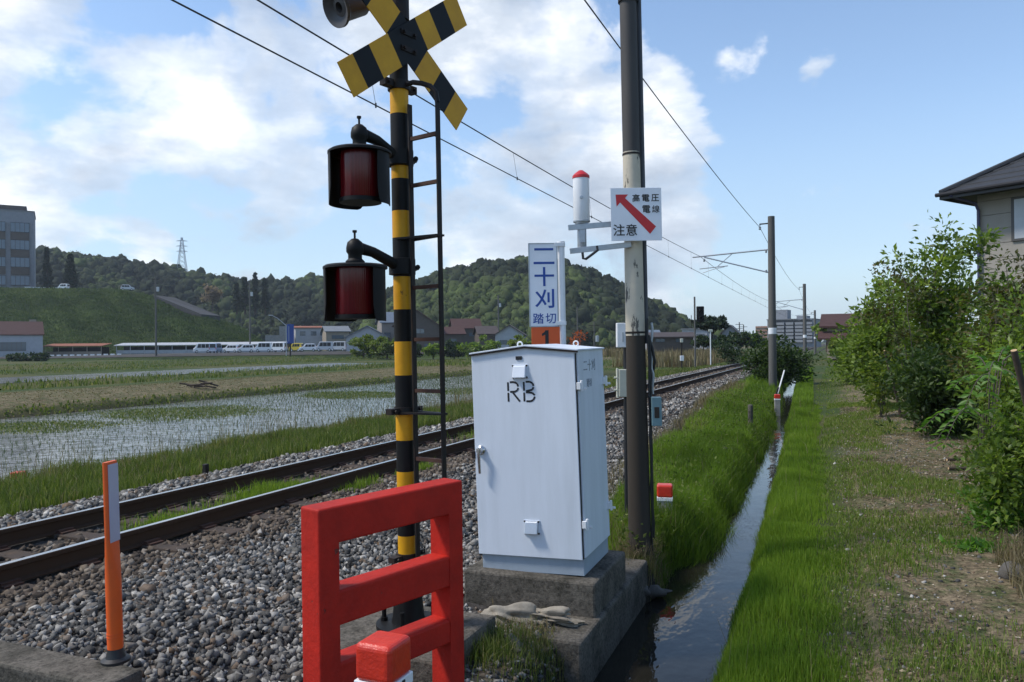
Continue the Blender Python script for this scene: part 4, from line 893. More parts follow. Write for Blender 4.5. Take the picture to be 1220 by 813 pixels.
def sag(a, b, s): a = Vector(a); b = Vector(b); return lambda t: a.lerp(b, t) - Vector((0, 0, s * 4 * t * (1 - t)))
con = [(-5.2, -8.3, 4.62), (-5.56, 34.7, 4.6), (-5.9, 77.7, 4.6), (-6.0, 120.7, 4.6)]
mes = [(-5.35, -8.3, 5.36), (-5.56, 34.7, 5.32), (-5.8, 77.7, 5.3), (-5.9, 120.7, 5.3)]
fee = [(-3.06, -8.3, 6.5), (-3.06, 34.7, 6.42), (-3.41, 77.7, 6.4), (-3.66, 120.7, 5.5)]
names = ('above the crossing', 'between the first and second catenary poles', 'between the second and third catenary poles')
for i in range(3):
    m_ = sag(mes[i], mes[i + 1], .26); c_ = sag(con[i], con[i + 1], .01)
    r_, o_ = span('messenger_wire', m_, .010, 'upper messenger wire with thin droppers, ' + names[i])
    for k in range(9):
        t = (k + .5) / 9; a, b_ = m_(t), c_(t)
        MB().tube([a - o_, b_ - o_], .003, 4).lathe([(.012, -.03), (.012, .03)], 6, Matrix.Translation(b_ - o_)).build('dropper', MAT['wire'], r_)
    span('contact_wire', c_, .009, 'lower contact wire over the rails, ' + names[i])
    span('feeder_wire', sag(fee[i], fee[i + 1], .35), .010, 'single feeder wire on the pole tops, ' + names[i])
a = P(1118, 226, 24); span('service_wire', sag(P(1130, 226, 25), P(1290, 152, 18), .1), .010, 'thin service wire running to the grey house roof')

# ------------------------------------------------------------------ trackside signal and small posts
def at(px, Y, dz=0):            # level point at chainage Y under a sight line
    r = ray(px, 410); D = Y / r.y; p = r * D; return Vector((p.x, Y, gzz(p.x, Y)))
g0 = at(828, 62); k_ = (g0 - Vector((0, 0, EYE))).dot(CR @ Vector((0, 0, -1))) / FPX
rt = thing('railway_signal', 'dark railway signal head on a tall thin grey post beside the track', 'railway signal', frame(g0, cdir(90)))
MB().tube([(0, 0, -.3), (0, 0, 87 * k_)], .07, 10).build('post', MAT['concpole'], rt, 40)
zh = 66 * k_; bx0 = .42
MB().box((bx0, -.05, zh), (.58, .22, 1.25)).build('backboard', MAT['black'], rt, bevel=.05)
for dz in (-.3, .3): MB().lathe([(.13, 0), (.13, .25), (.11, .25), (.11, .02), (0, .02)], 18, Matrix.Translation((bx0, -.16, zh + dz)) @ Matrix.Rotation(rad(90), 4, 'X')).build('lamp_hood', MAT['black'], rt, 40)
mb = MB().bar((-.3, 0, zh - 1.05), (.5, 0, zh - 1.05), .04, .04).bar((-.27, 0, zh - 1.05), (-.27, 0, zh - .05), .04, .04).bar((.42, 0, zh - 1.05), (.42, 0, zh - .6), .04, .04); mb.build('ladder_stage', MAT['iron'], rt)
g0 = at(846.5, 74); rt = thing('track_marker_post', 'slim white post with a small white head beyond the track', 'marker post', frame(g0, cdir(90)))
MB().tube([(0, 0, -.2), (0, 0, 3.35)], .055, 10).build('post', MAT['white'], rt, 40); MB().box((0, -.02, 3.25), (.42, .1, .22)).build('head', MAT['ivory'], rt, bevel=.03)
g0 = at(812, 60); rt = thing('telephone_post', 'short dark post with a white box and a cream lamp beyond the track', 'equipment post', frame(g0, cdir(90)))
MB().tube([(0, 0, -.2), (0, 0, 2.45)], .06, 10).build('post', MAT['iron'], rt, 40); MB().box((0, -.07, 1.0), (.28, .16, .4)).build('box', MAT['white'], rt, bevel=.02); MB().box((0, -.05, 2.35), (.22, .15, .3)).build('lamp_box', MAT['ivory'], rt, bevel=.03)

# ------------------------------------------------------------------ plants
lfG = attr_mat('shrub_leaf', [(0, (.055, .09, .015)), (.4, (.12, .18, .026)), (.75, (.21, .29, .045)), (1, (.32, .36, .09))], .45, trans=.45, spec=.4)
lfY = attr_mat('yellow_green_leaf', [(0, (.06, .09, .012)), (.5, (.13, .18, .025)), (1, (.24, .26, .05))], .5, trans=.45)
lfR = attr_mat('reddish_leaf', [(0, (.045, .055, .018)), (.35, (.075, .09, .025)), (.6, (.10, .075, .03)), (.8, (.10, .14, .03)), (1, (.17, .09, .035))], .5, trans=.4)
lfD = attr_mat('dark_leaf', [(0, (.014, .028, .010)), (.5, (.028, .052, .016)), (1, (.055, .085, .024))], .55, trans=.3)
lfD2 = attr_mat('deep_green_leaf', [(0, (.022, .042, .010)), (.5, (.045, .08, .018)), (1, (.085, .13, .03))], .5, trans=.4)  # deeper green leaves for the dark bushes
lfP = attr_mat('pine_needle', [(0, (.010, .020, .010)), (.6, (.022, .038, .016)), (1, (.04, .06, .02))], .7, trans=.15)
lfB = attr_mat('bright_leaf', [(0, (.05, .12, .014)), (.5, (.10, .22, .026)), (1, (.18, .32, .05))], .42, trans=.5, spec=.4)
lfC = attr_mat('blossom_leaf', [(0, (.16, .11, .08)), (1, (.34, .26, .20))], .7, trans=.3)
def branchy(base, tips, r0, rng, sub=3, sublen=.5):
    """curved stems from the base to the tips, with side twigs; returns tube builder and leaf anchor points"""
    mb = MB(); anchors = []
    for t in tips:
        t = Vector(t); b = Vector(base) + Vector((rng.uniform(-.12, .12), rng.uniform(-.12, .12), 0)); L = (t - b).length
        bow = Vector((rng.gauss(0, .06), rng.gauss(0, .06), 0)) * L; pts = []
        for k in range(9):
            f = k / 8; pts.append(b.lerp(t, f) + bow * math.sin(f * 3.1) + Vector((rng.gauss(0, .012), rng.gauss(0, .012), 0)) * L * f + Vector((0, 0, .10 * L * math.sin(f * 3.1))))
        mb.tube(pts, [r0 * (1 - .8 * k / 8) for k in range(9)], 6)
        anchors += [tuple(p) for p in pts[4:]]
        for _ in range(sub):
            k = rng.randint(3, 7); d = Vector((rng.gauss(0, 1), rng.gauss(0, 1), rng.uniform(.1, 1.1))).normalized() * sublen * rng.uniform(.5, 1.1) * L * .4
            q = [pts[k] + d * f + Vector((0, 0, -.04 * f * f)) for f in (0, .35, .7, 1)]
            mb.tube(q, [r0 * .35, r0 * .28, r0 * .2, r0 * .1], 5); anchors += [tuple(x) for x in q[1:]]
    return mb, anchors
def shrub(name, label, base, tips, nleaf, lsize, mat, seed, r0=.018, spread=.16, cat='shrub', low=None, ratio=.5, droop=.3, sub=4, group=None, stemmat='stem', sublen=.5):
    rng = random.Random(seed); nr = np.random.default_rng(seed); base = Vector(base)
    rt = thing(name, label, cat, base, group)
    mb, an = branchy((0, 0, -.1), [Vector(t) - base for t in tips], r0, rng, sub, sublen)
    mb.build('stems', MAT[stemmat], rt, 60)
    an = np.array(an); K = max(12, nleaf // 26); cen = an[nr.integers(0, len(an), K)] + nr.normal(0, spread, (K, 3)); idx = nr.integers(0, K, nleaf)
    loc = nr.normal(0, 1, (nleaf, 3)) * (lsize * .95) * nr.uniform(.5, 1.3, K)[idx][:, None] * np.array([1, 1, .75]); c = cen[idx] + loc; ok = c[:, 2] > .02; c, idx, loc = c[ok], idx[ok], loc[ok]
    V, F = leaf_arrays(c, lsize, nr, droop * .5, ratio, dirs=loc / (np.linalg.norm(loc, axis=1)[:, None] + 1e-6) + np.array([0, 0, .25]))
    tone = nr.uniform(0, 1, K)[idx]
    r = np.clip(.42 * nr.uniform(0, 1, len(c)) + .58 * tone ** 1.3, 0, 1)
    np_mesh('foliage', V, F, mat, parent=rt, rnd=np.repeat(r, 4)); return rt
def gp(px, py, D): p = P(px, py, D); return Vector((p.x, p.y, gzz(p.x, p.y)))
def tips_px(lst, D, jit=.5, seed=1):
    rng = random.Random(seed); return [P(x, y, D + rng.uniform(-jit, jit)) for x, y in lst]
shrub('tall_shrub', 'tall leafy green shrub with loose top shoots against the sky, nearest the downpipe', gp(1112, 480, 17), tips_px([(1128, 282), (1100, 295), (1140, 300), (1145, 325), (1085, 330), (1120, 330), (1150, 360), (1105, 370), (1130, 400), (1148, 390), (1090, 410), (1120, 430)], 17, 1.0, 1), 10500, .14, lfG, 21, .022, .15)
shrub('red_tipped_shrub', 'thin shrub with dark reddish leaf clusters on bare shoots against the sky', gp(1090, 480, 16.5), tips_px([(1046, 313), (1060, 325), (1072, 320), (1108, 310), (1098, 330)], 16.5, .4, 2), 1100, .10, lfR, 22, .014, .08, sub=1)
shrub('round_shrub', 'dense mid green shrub at the end of the row of path side shrubs', gp(1050, 465, 22), tips_px([(1035, 385), (1050, 362), (1060, 345), (1075, 370), (1025, 410), (1045, 420), (1070, 420), (1085, 395), (1062, 400)], 22, 1.2, 3), 10500, .16, lfG, 23, .02, .26)
shrub('pale_shrub', 'pale yellow green leaved shrub low beside the path', gp(1052, 480, 19), tips_px([(1046, 415), (1052, 440), (1060, 455), (1045, 450)], 19, .3, 4), 800, .12, lfY, 24, .014, .09, sub=2)
shrub('far_shrub', 'low bushy shrub farthest along the right side of the path', gp(1022, 455, 33), tips_px([(1012, 415), (1022, 400), (1030, 405), (1035, 425), (1018, 432)], 33, 1.2, 5), 6000, .18, lfG, 25, .02, .4)
shrub('wall_shrub', 'shrub with reddish young leaves in front of the grey house wall', gp(1205, 560, 11.5), tips_px([(1196, 318), (1212, 335), (1226, 325), (1185, 350), (1205, 370), (1230, 360), (1190, 400), (1215, 430), (1195, 345), (1240, 335)], 11.5, .8, 6), 6200, .085, lfR, 26, .018, .11)
shrub('wall_shrub', 'mid green shrub growing up through the reddish shrub at the right edge', gp(1190, 560, 12.5), tips_px([(1180, 350), (1200, 360), (1215, 385), (1185, 400), (1225, 410), (1195, 430), (1175, 430), (1210, 450)], 12.5, .8, 7), 8500, .10, lfG, 27, .018, .15)
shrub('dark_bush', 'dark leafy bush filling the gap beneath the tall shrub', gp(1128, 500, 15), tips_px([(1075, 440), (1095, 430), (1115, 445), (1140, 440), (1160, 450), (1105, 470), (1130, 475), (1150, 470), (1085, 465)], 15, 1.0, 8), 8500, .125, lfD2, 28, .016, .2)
shrub('dark_bush', 'dark leafy bush at the right edge low beside the litter covered path', gp(1212, 610, 7.6), tips_px([(1190, 520), (1210, 500), (1225, 530), (1180, 550), (1205, 560), (1225, 580), (1195, 590), (1240, 500), (1240, 560)], 7.6, .5, 9), 6500, .075, lfG, 29, .012, .13)
shrub('edge_shrub', 'dense green shrub filling the right edge behind the sawn trunk', gp(1222, 560, 9.6), tips_px([(1205, 380), (1222, 360), (1238, 370), (1212, 420), (1230, 430), (1200, 450), (1222, 470), (1240, 460), (1195, 490), (1215, 500)], 9.6, .5, 14), 7500, .085, lfG, 36, .016, .13)
shrub('low_bush', 'low bright green bush at the foot of the right hand shrubs', gp(1185, 615, 7.5), tips_px([(1175, 590), (1190, 585), (1200, 600), (1180, 605)], 7.5, .2, 10), 1300, .06, lfB, 30, .008, .08)
for i_, (px, py, lab) in enumerate(((1100, 470, 'bare grey stem standing among the shrubs nearest the path bend'), (1142, 480, 'bare grey stem standing in front of the tall shrub trunk'))): pass
# compound-leaf plant
def pinnate(label, base, fronds, mat, seed, lf=.095):
    rng = random.Random(seed); nr = np.random.default_rng(seed); base = Vector(base)
    rt = thing('compound_leaf_plant', label, 'plant', base); mb = MB(); C = []; Dv = []
    for (o, tip) in fronds:
        o = Vector(o) - base; tip = Vector(tip) - base; L = (tip - o).length; ax = (tip - o).normalized(); sd = ax.cross(Vector((0, 0, 1))).normalized()
        pts = [o.lerp(tip, f) + Vector((0, 0, .22 * L * math.sin(f * math.pi) )) for f in np.linspace(0, 1, 8)]
        mb.tube(pts, [.008, .007, .006, .005, .005, .004, .003, .002], 5)
        mb.tube([Vector((o.x * .2, o.y * .2, 0)), o * .6 + Vector((0, 0, .05)), o], [.010, .008, .006], 6)
        for k in range(12):
            f = .18 + .8 * k / 11; i = min(int(f * 7), 6); p = pts[i].lerp(pts[i + 1], f * 7 - i)
            for s_ in (-1, 1): C.append(p); Dv.append(sd * s_ + ax * .45 + Vector((0, 0, -.35)))
        C.append(pts[-1]); Dv.append(ax)
    mb.build('stems', MAT['stem'], rt, 60)
    V, F = leaf_arrays(np.array([tuple(c) for c in C]), lf, nr, .1, .42, dirs=np.array([tuple(d) for d in Dv]) * 2.2)
    np_mesh('foliage', V, F, mat, parent=rt, rnd=np.repeat(nr.uniform(0, 1, len(C)), 4)); return rt
D_ = 8.2; B_ = gp(1172, 560, D_); fr = []
rg = random.Random(4)
for (ox, oy, tx, ty, dd) in ((1165, 500, 1098, 512, -.3), (1168, 492, 1125, 530, -.6), (1172, 490, 1215, 545, -.5), (1180, 455, 1135, 462, -.2), (1185, 450, 1150, 485, -.5), (1190, 440, 1222, 470, -.3), (1186, 445, 1200, 415, .3), (1180, 450, 1160, 425, .4), (1170, 497, 1140, 490, .4), (1175, 495, 1195, 520, -.7), (1195, 430, 1235, 430, .1), (1190, 440, 1175, 470, -.7), (1172, 500, 1110, 535, -.5)):
    fr.append((P(ox, oy, D_ + rg.uniform(-.15, .15)), P(tx, ty, D_ + dd)))
pinnate('plant with bright green feathery compound leaves reaching over the path', B_, fr, lfB, 31)
# cut trunks
def trunk(label, a, b, r, cut=True):
    a = Vector(a); b = Vector(b); rt = thing('cut_trunk', label, 'tree stump', a); v = b - a
    MB().tube([Vector((0, 0, -.1)), v * .3 + Vector((.01, 0, 0)), v * .7, v], [r * 1.15, r, r * .95, r * .9], 12).build('trunk', MAT['wood'], rt, 50)
    if cut: MB().tube([v, v + v.normalized() * .004], r * .86, 12).build('cut_face', MAT['cutwood'], rt)
trunk('leaning sawn off trunk with a pale cut top at the right edge', gp(1258, 560, 7.4), P(1208, 418, 7.0), .030)
trunk('slender sawn off stem with a pale cut top low beside the pale shrub', gp(1074, 475, 18.5), P(1054, 418, 18.3), .035)
for px, py, lab in ((1140, 544, 'short dark log lying at the path edge, nearer of the pair'), (1145, 556, 'short dark log with a pale end lying at the path edge')):
    g0 = G(px, py, -.17); g0.z = gzz(g0.x, g0.y) + .03; d = cdir(80 if py < 550 else 93) * .17
    rt = thing('log', lab, 'log', g0); MB().tube([-d, d], [.024, .021], 10).build('bark', MAT['wood'], rt, 50); MB().tube([-d * 1.01, -d], .018, 10).build('cut_end', MAT['cutwood'], rt)
def leafmound(n, px, py, z, rx, ry, hz, size, mat, nm, lab):
    c = G(px, py, z); q = np.stack([RNG.normal(c.x, rx, n), RNG.normal(c.y, ry, n)], -1); p = onground(q); p[:, 2] += np.abs(RNG.normal(0, hz, n)); V, F = leaf_arrays(p, size, RNG, .1, .5)
    tag(np_mesh(nm, V, F, mat, rnd=np.repeat(RNG.uniform(0, 1, n), 4)), lab, 'leaves', kind='stuff')
leafmound(260, 1165, 650, -.2, .12, .10, .02, .07, lfB, 'cut_leaves', 'fallen green leaves on the litter at the right side of the path')
q = np.concatenate([strip(5000, 6.5, 26, lambda y: 1.7 + .06 * (y - 7), lambda y: 3.2 + .08 * (y - 7))]); tag(blades('shrub_base_grass', onground(q), .22 * hump(q) + .05, np.interp(q[:, 1], [6, 26], [.007, .018]), gB, .8), 'tangled grass under the shrubs along the path', 'grass', kind='stuff')
n_ = 9000; q = strip(n_, 8.5, 27, lambda y: 1.75 + .06 * (y - 7), lambda y: 3.6 + .08 * (y - 7)); p = onground(q); p[:, 2] += np.abs(RNG.normal(0, .28, n_)); V, F = leaf_arrays(p, np.interp(q[:, 1], [8, 27], [.075, .12]), RNG, .1, .5)
tag(np_mesh('undergrowth', V, F, lfG, rnd=np.repeat(RNG.uniform(0, .8, n_), 4)), 'leafy undergrowth below the shrubs along the path', 'undergrowth', kind='stuff')
q = unif(1200, 1.15, 1.75, 6.2, 7.6); tag(blades('dry_stems', onground(q), .30, .006, gD, .9), 'dry straw heap at the right edge of the path', 'dry grass', kind='stuff')

# bush round the near catenary pole
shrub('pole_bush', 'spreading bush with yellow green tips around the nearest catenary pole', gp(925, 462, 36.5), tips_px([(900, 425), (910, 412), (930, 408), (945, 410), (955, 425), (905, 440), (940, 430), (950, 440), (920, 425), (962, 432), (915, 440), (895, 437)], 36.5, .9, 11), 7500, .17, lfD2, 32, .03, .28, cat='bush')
shrub('small_bush', 'small dark bush on the far side of the track', at(874, 66), [at(874, 66) + Vector((random.uniform(-1.2, 1.2), random.uniform(-1, 1), random.uniform(.6, 1.5))) for _ in range(7)], 1500, .22, lfD, 33, .03, .3, cat='bush')
p = P(688, 410, 30); shrub('red_leaved_shrub', 'small shrub with orange red leaves seen above the cabinet roof', Vector((p.x, p.y, gzz(p.x, p.y))), tips_px([(683, 400), (690, 398), (694, 405), (680, 407), (687, 410)], 30, .3, 12), 420, .12, attr_mat('orange_leaf', [(0, (.10, .08, .02)), (.4, (.35, .07, .03)), (1, (.55, .16, .06))], .5, trans=.4), 34, .02, .14)

# ------------------------------------------------------------------ trees at middle distance
def tree(name, label, px, by, ty, wpx, D, mat, seed, shape='round', n=2200, ls=None, group=None, cat='tree', base_z=None):
    nr = np.random.default_rng(seed); rng = random.Random(seed)
    b = P(px, by, D); k = D / FPX; H = (by - ty) * k; W = wpx * k / 2; ls = ls or max(.12, D * .0028)
    rt = thing(name, label, cat, b, group)
    mb = MB(); hb = H * (.35 if shape != 'cone' else .95); mb.tube([(0, 0, -1), (.02 * H, 0, hb * .5), (0, .01 * H, hb)], [H * .03 + .05, H * .024 + .04, H * .012 + .02], 8)
    if shape == 'cone':
        m_ = n; f = nr.uniform(0, 1, m_) ** .75; zz = H * (.06 + .94 * f); lay = .65 + .35 * np.abs(np.sin(f * 26)); R_ = W * (1 - f) ** .9 * lay + .02 * W
        a = nr.uniform(0, 6.283, m_); rr = R_ * np.sqrt(nr.uniform(.15, 1, m_)) ; rr *= .8 + .3 * np.sin(a * 5 + f * 20)
        c = np.stack([rr * np.cos(a), rr * np.sin(a), zz - rr * .25], -1)
    else:
        nc = 26; cen = []
        for _ in range(nc):
            d = nr.normal(size=3); d /= np.linalg.norm(d); rr = nr.uniform(.25, .78) ** .6
            z0 = .55 if shape == 'round' else .72; sz = .44 if shape == 'round' else .26
            if shape == 'low': z0, sz = .36, .52
            cen.append((d[0] * W * rr, d[1] * W * rr, H * (z0 + sz * d[2] * rr)))
        cen = np.array(cen); idx = nr.integers(0, nc, n); sc = nr.uniform(.14, .30, nc)[idx][:, None]
        d = nr.normal(size=(n, 3)); d /= np.linalg.norm(d, axis=1)[:, None]
        if shape == 'pine': d[:, 2] *= .45
        c = cen[idx] + d * sc * np.array([W, W, H * .5]) * nr.uniform(.4, 1.05, (n, 1)) ** .5
        for q in cen[:10]: mb.tube([(0, 0, hb * .8), tuple(q * np.array([.5, .5, .75])), tuple(q)], [H * .010 + .02, H * .007 + .012, .01], 5)
        c = c[c[:, 2] > .0]
    mb.build('trunk', MAT['wood'], rt, 50)
    V, F = leaf_arrays(c, ls, nr, .15, .7)
    tone = nr.uniform(0, 1, 26)[idx[:len(c)]] if shape != 'cone' else nr.uniform(0, 1, len(c))
    np_mesh('crown', V, F, mat, parent=rt, rnd=np.repeat(np.clip(.5 * tone + .5 * nr.uniform(0, 1, len(c)), 0, 1), 4)); return rt
tree('pine_tree', 'dark spreading pine beyond the railway signal', 848, 408, 376, 46, 105, lfP, 41, 'pine', 2600, .5)
for i_, (px, by, ty, w, D, lab) in enumerate(((880, 412, 392, 40, 112, 'dark shrub mass right of the pine'), (862, 413, 400, 40, 100, 'dark shrub under the pine'), (900, 413, 395, 30, 120, 'dark shrub left of the apartment block'), (838, 412, 399, 26, 104, 'dark shrub left of the white track post'))): tree('hedge_shrub', lab, px, by, ty, w, D, lfD, 50 + i_, 'low', 1500, .45, 'shrubs beyond the track', 'shrub')
tree('broadleaf_tree', 'dark green tree between the apartment block and the red roofed house', 985, 410, 382, 34, 95, lfG, 61, 'round', 2400, .4)
tree('broadleaf_tree', 'small dark green tree behind the red roofed house', 1003, 408, 384, 24, 110, lfD, 62, 'round', 1600, .4)
tree('orange_shrub', 'yellowish shrub in front of the red roofed house', 997, 418, 402, 20, 62, lfY, 63, 'low', 900, .3, cat='shrub')
tree('yellow_green_shrub', 'bright yellow green bush beside the parked vans', 433, 424, 394, 40, 142, lfY, 64, 'low', 2600, .5, cat='shrub')
tree('yellow_green_shrub', 'bright yellow green bush behind the striped pole', 461, 424, 395, 40, 140, lfY, 65, 'low', 2600, .5, cat='shrub')
tree('broadleaf_tree', 'rounded dark green tree in front of the brown roofed house', 572, 424, 394, 48, 135, lfG, 66, 'low', 3000, .5)
tree('broadleaf_tree', 'dark tree left of the rounded tree, below the small red roof', 541, 424, 400, 30, 138, lfD, 67, 'low', 1800, .5)
tree('broadleaf_tree', 'light green bush left of the name board', 620, 424, 396, 34, 132, lfY, 68, 'low', 2000, .5)
tree('broadleaf_tree', 'light green bush beneath the brown house wall', 516, 424, 408, 30, 136, lfG, 69, 'low', 1500, .5)
tree('broadleaf_tree', 'dark tree beneath the brown house at the ladder', 492, 424, 405, 22, 137, lfD, 70, 'low', 1300, .5)
tree('conifer_tree', 'dark pointed conifer on the embankment right of the large building', 84, 345, 304, 24, 262, lfP, 71, 'cone', 2600, .9)
tree('conifer_tree', 'thin dark conifer close beside the large building', 56, 345, 296, 17, 260, lfP, 72, 'cone', 1500, .8)
tree('blossom_tree', 'pale pinkish tree in front of the dark wooded hill', 253, 368, 338, 26, 300, lfC, 73, 'round', 1200, .9)
for i_, (px, ty, w) in enumerate(((292, 332, 15), (304, 326, 16), (316, 333, 15), (282, 338, 14))): tree('cedar_tree', ('dark cedar right of the pinkish tree, second of a clump', 'tallest dark cedar of the clump on the hillside', 'dark cedar at the right end of the clump', 'dark cedar at the left end of the clump')[i_], px, 372, ty, w, 310, lfP, 80 + i_, 'cone', 1100, 1.0)
for i_, (px, by, w) in enumerate(((22, 431, 34), (47, 430, 26))): tree('field_bush', ('dark bush below the white building, left of a pair', 'dark bush below the white building, right of a pair', 'low dark bush in front of the brown shed', 'low dark bush in front of the white shed', 'small dark bush at the foot of the white building', 'small dark bush before the leftmost vans')[i_], px, by, by - 11, w, 150, lfD, 90 + i_, 'low', 700, .55, 'low bushes below the far road', 'bush')

# ------------------------------------------------------------------ far terrace, embankment, hills
def strip_mesh(name, cols, mat):       # cols: list of equal-length point lists
    V = [tuple(p) for c in cols for p in c]; n = len(cols[0]); F = [(i * n + j, (i + 1) * n + j, (i + 1) * n + j + 1, i * n + j + 1) for i in range(len(cols) - 1) for j in range(n - 1)]
    return np_mesh(name, V, F, mat, smooth=True)
m, nt, b = new_mat('far_green'); tc = N(nt, 'ShaderNodeTexCoord'); n1 = noise(nt, tc.outputs['Object'], .06, 6, .7); n2 = noise(nt, tc.outputs['Object'], .9, 5, .75)
c = mixc(nt, ramp(nt, n1, [(.38, 0.), (.62, 1.)]), (.024, .040, .012), (.055, .080, .020)); c = mixc(nt, .8, c, ramp(nt, n2, [(.3, .4), (.5, 1.), (.7, 1.6)]), 'MULTIPLY')
nt.links.new(c, b.inputs['Base Color']); b.inputs['Roughness'].default_value = .95; b.inputs['Specular IOR Level'].default_value = .1; bump(nt, b, n2, .8); MAT['fargreen'] = m
YR = lambda px: float(np.interp(px, [-260, 0, 100, 240, 404, 560, 720], [427, 425.4, 424, 421.2, 419, 417.5, 416]))
cols = []
for px in range(-260, 720, 20):
    y0 = YR(px); col = []
    for D, dy in ((150, None), (158, 5.5), (164, 1.2), (180, 0), (340, -4)):
        p = P(px, y0, D)
        col.append(P(px, y0 + 1, 150) * 1 if dy is None else P(px, y0 + dy * .55, D))
    col[0].z = -1.3; z_ = P(px, y0, 172).z; col[2].z = z_; col[3].z = z_; col[4].z = z_ + .3; col[1].z = (z_ - 1) / 2
    cols.append(col)
tag(strip_mesh('terrace', cols, MAT['fargreen']), kind='structure')
cols = []
for px in range(-260, 460, 20):
    z_ = P(px, YR(px), 172).z + .03; a, b_ = P(px, 410, 164.5), P(px, 410, 184); a.z = z_; b_.z = z_; cols.append([a, b_])
tag(strip_mesh('far_road', cols, asph), kind='structure')
cols = []
for px in range(-260, 560, 20):
    z_ = P(px, YR(px), 172).z; a, b_ = P(px, 410, 158.2), P(px, 410, 164.4); a.z = (z_ - 1) / 2 + .10; b_.z = z_ + .10; cols.append([a, b_])
tag(strip_mesh('road_bank', cols, mk('dark_earth', (.045, .038, .032), .95, dirt=(.02, .02, .014), amt=.7, scale=.5)), kind='structure')
crest = [(-160, 340), (0, 343), (141, 344.5), (175, 351), (209, 360), (255, 377), (294, 394), (310, 406), (330, 416)]
cols = []
for px in range(-160, 331, 5):
    yc = np.interp(px, *zip(*crest)); yb = YR(px); col = []
    for t in np.linspace(0, 1, 14):
        D = 192 + 44 * t; z0 = P(px, yb - 1, 192).z; z1 = P(px, yc, 236).z; p = P(px, 400, D); p.z = z0 + (z1 - z0) * (t + .02 * math.sin(t * 19)) + (.5 * math.sin(px * .13 + t * 9) if 0 < t < 1 else 0); col.append(p)
    p = P(px, 400, 330); p.z = col[-1].z; col.append(p); cols.append(col)
emb = strip_mesh('embankment', cols, MAT['fargreen']); tag(emb, kind='structure')
ev = np.array([tuple(p) for c in cols for p in c[:-1]]); ii_ = RNG.integers(0, len(ev) - 15, 60000); fq = RNG.uniform(0, 1, (60000, 1)); ep = ev[ii_] * fq + ev[ii_ + 1] * (1 - fq)
ok = np.linalg.norm(ev[ii_] - ev[ii_ + 1], axis=1) < 8; ep = ep[ok] + RNG.normal(0, .5, (ok.sum(), 3)) * np.array([1, 1, 0])
gE = attr_mat('embankment_grass', [(0, (.02, .034, .010)), (.5, (.046, .076, .016)), (.85, (.078, .115, .026)), (1, (.11, .13, .04))], .8, trans=.25)  # darkened greens; the backlit slope's shade is put into the colour
et = (ii_[ok] % 14 + fq[ok, 0]) / 13
er = np.clip(.55 * RNG.uniform(0, 1, len(ep)) + .25 + .22 * np.sin(et * 17 + .03 * ep[:, 1]) + .15 * wob(ep[:, 0], ep[:, 1], 14) + .2 * (et < .25), 0, 1)
tag(blades('embankment_grass', ep, .5, .2, gE, .7, rnd=er), 'rough grass covering the tall embankment', 'grass', kind='stuff')
# concrete chute on the embankment
a = [P(183, 353, 233.5), P(208, 356, 236), P(262, 378, 233), P(240, 376, 227)]
for q in a: q.z += .35
tag(MB().add([tuple(q) for q in a] + [(q.x, q.y, q.z - 1.5) for q in a], [(0, 1, 2, 3), (0, 4, 5, 1), (1, 5, 6, 2), (2, 6, 7, 3), (3, 7, 4, 0), (4, 7, 6, 5)]).build('concrete_slope', asph), 'grey concrete slope panel on the shoulder of the green embankment', 'concrete slope')

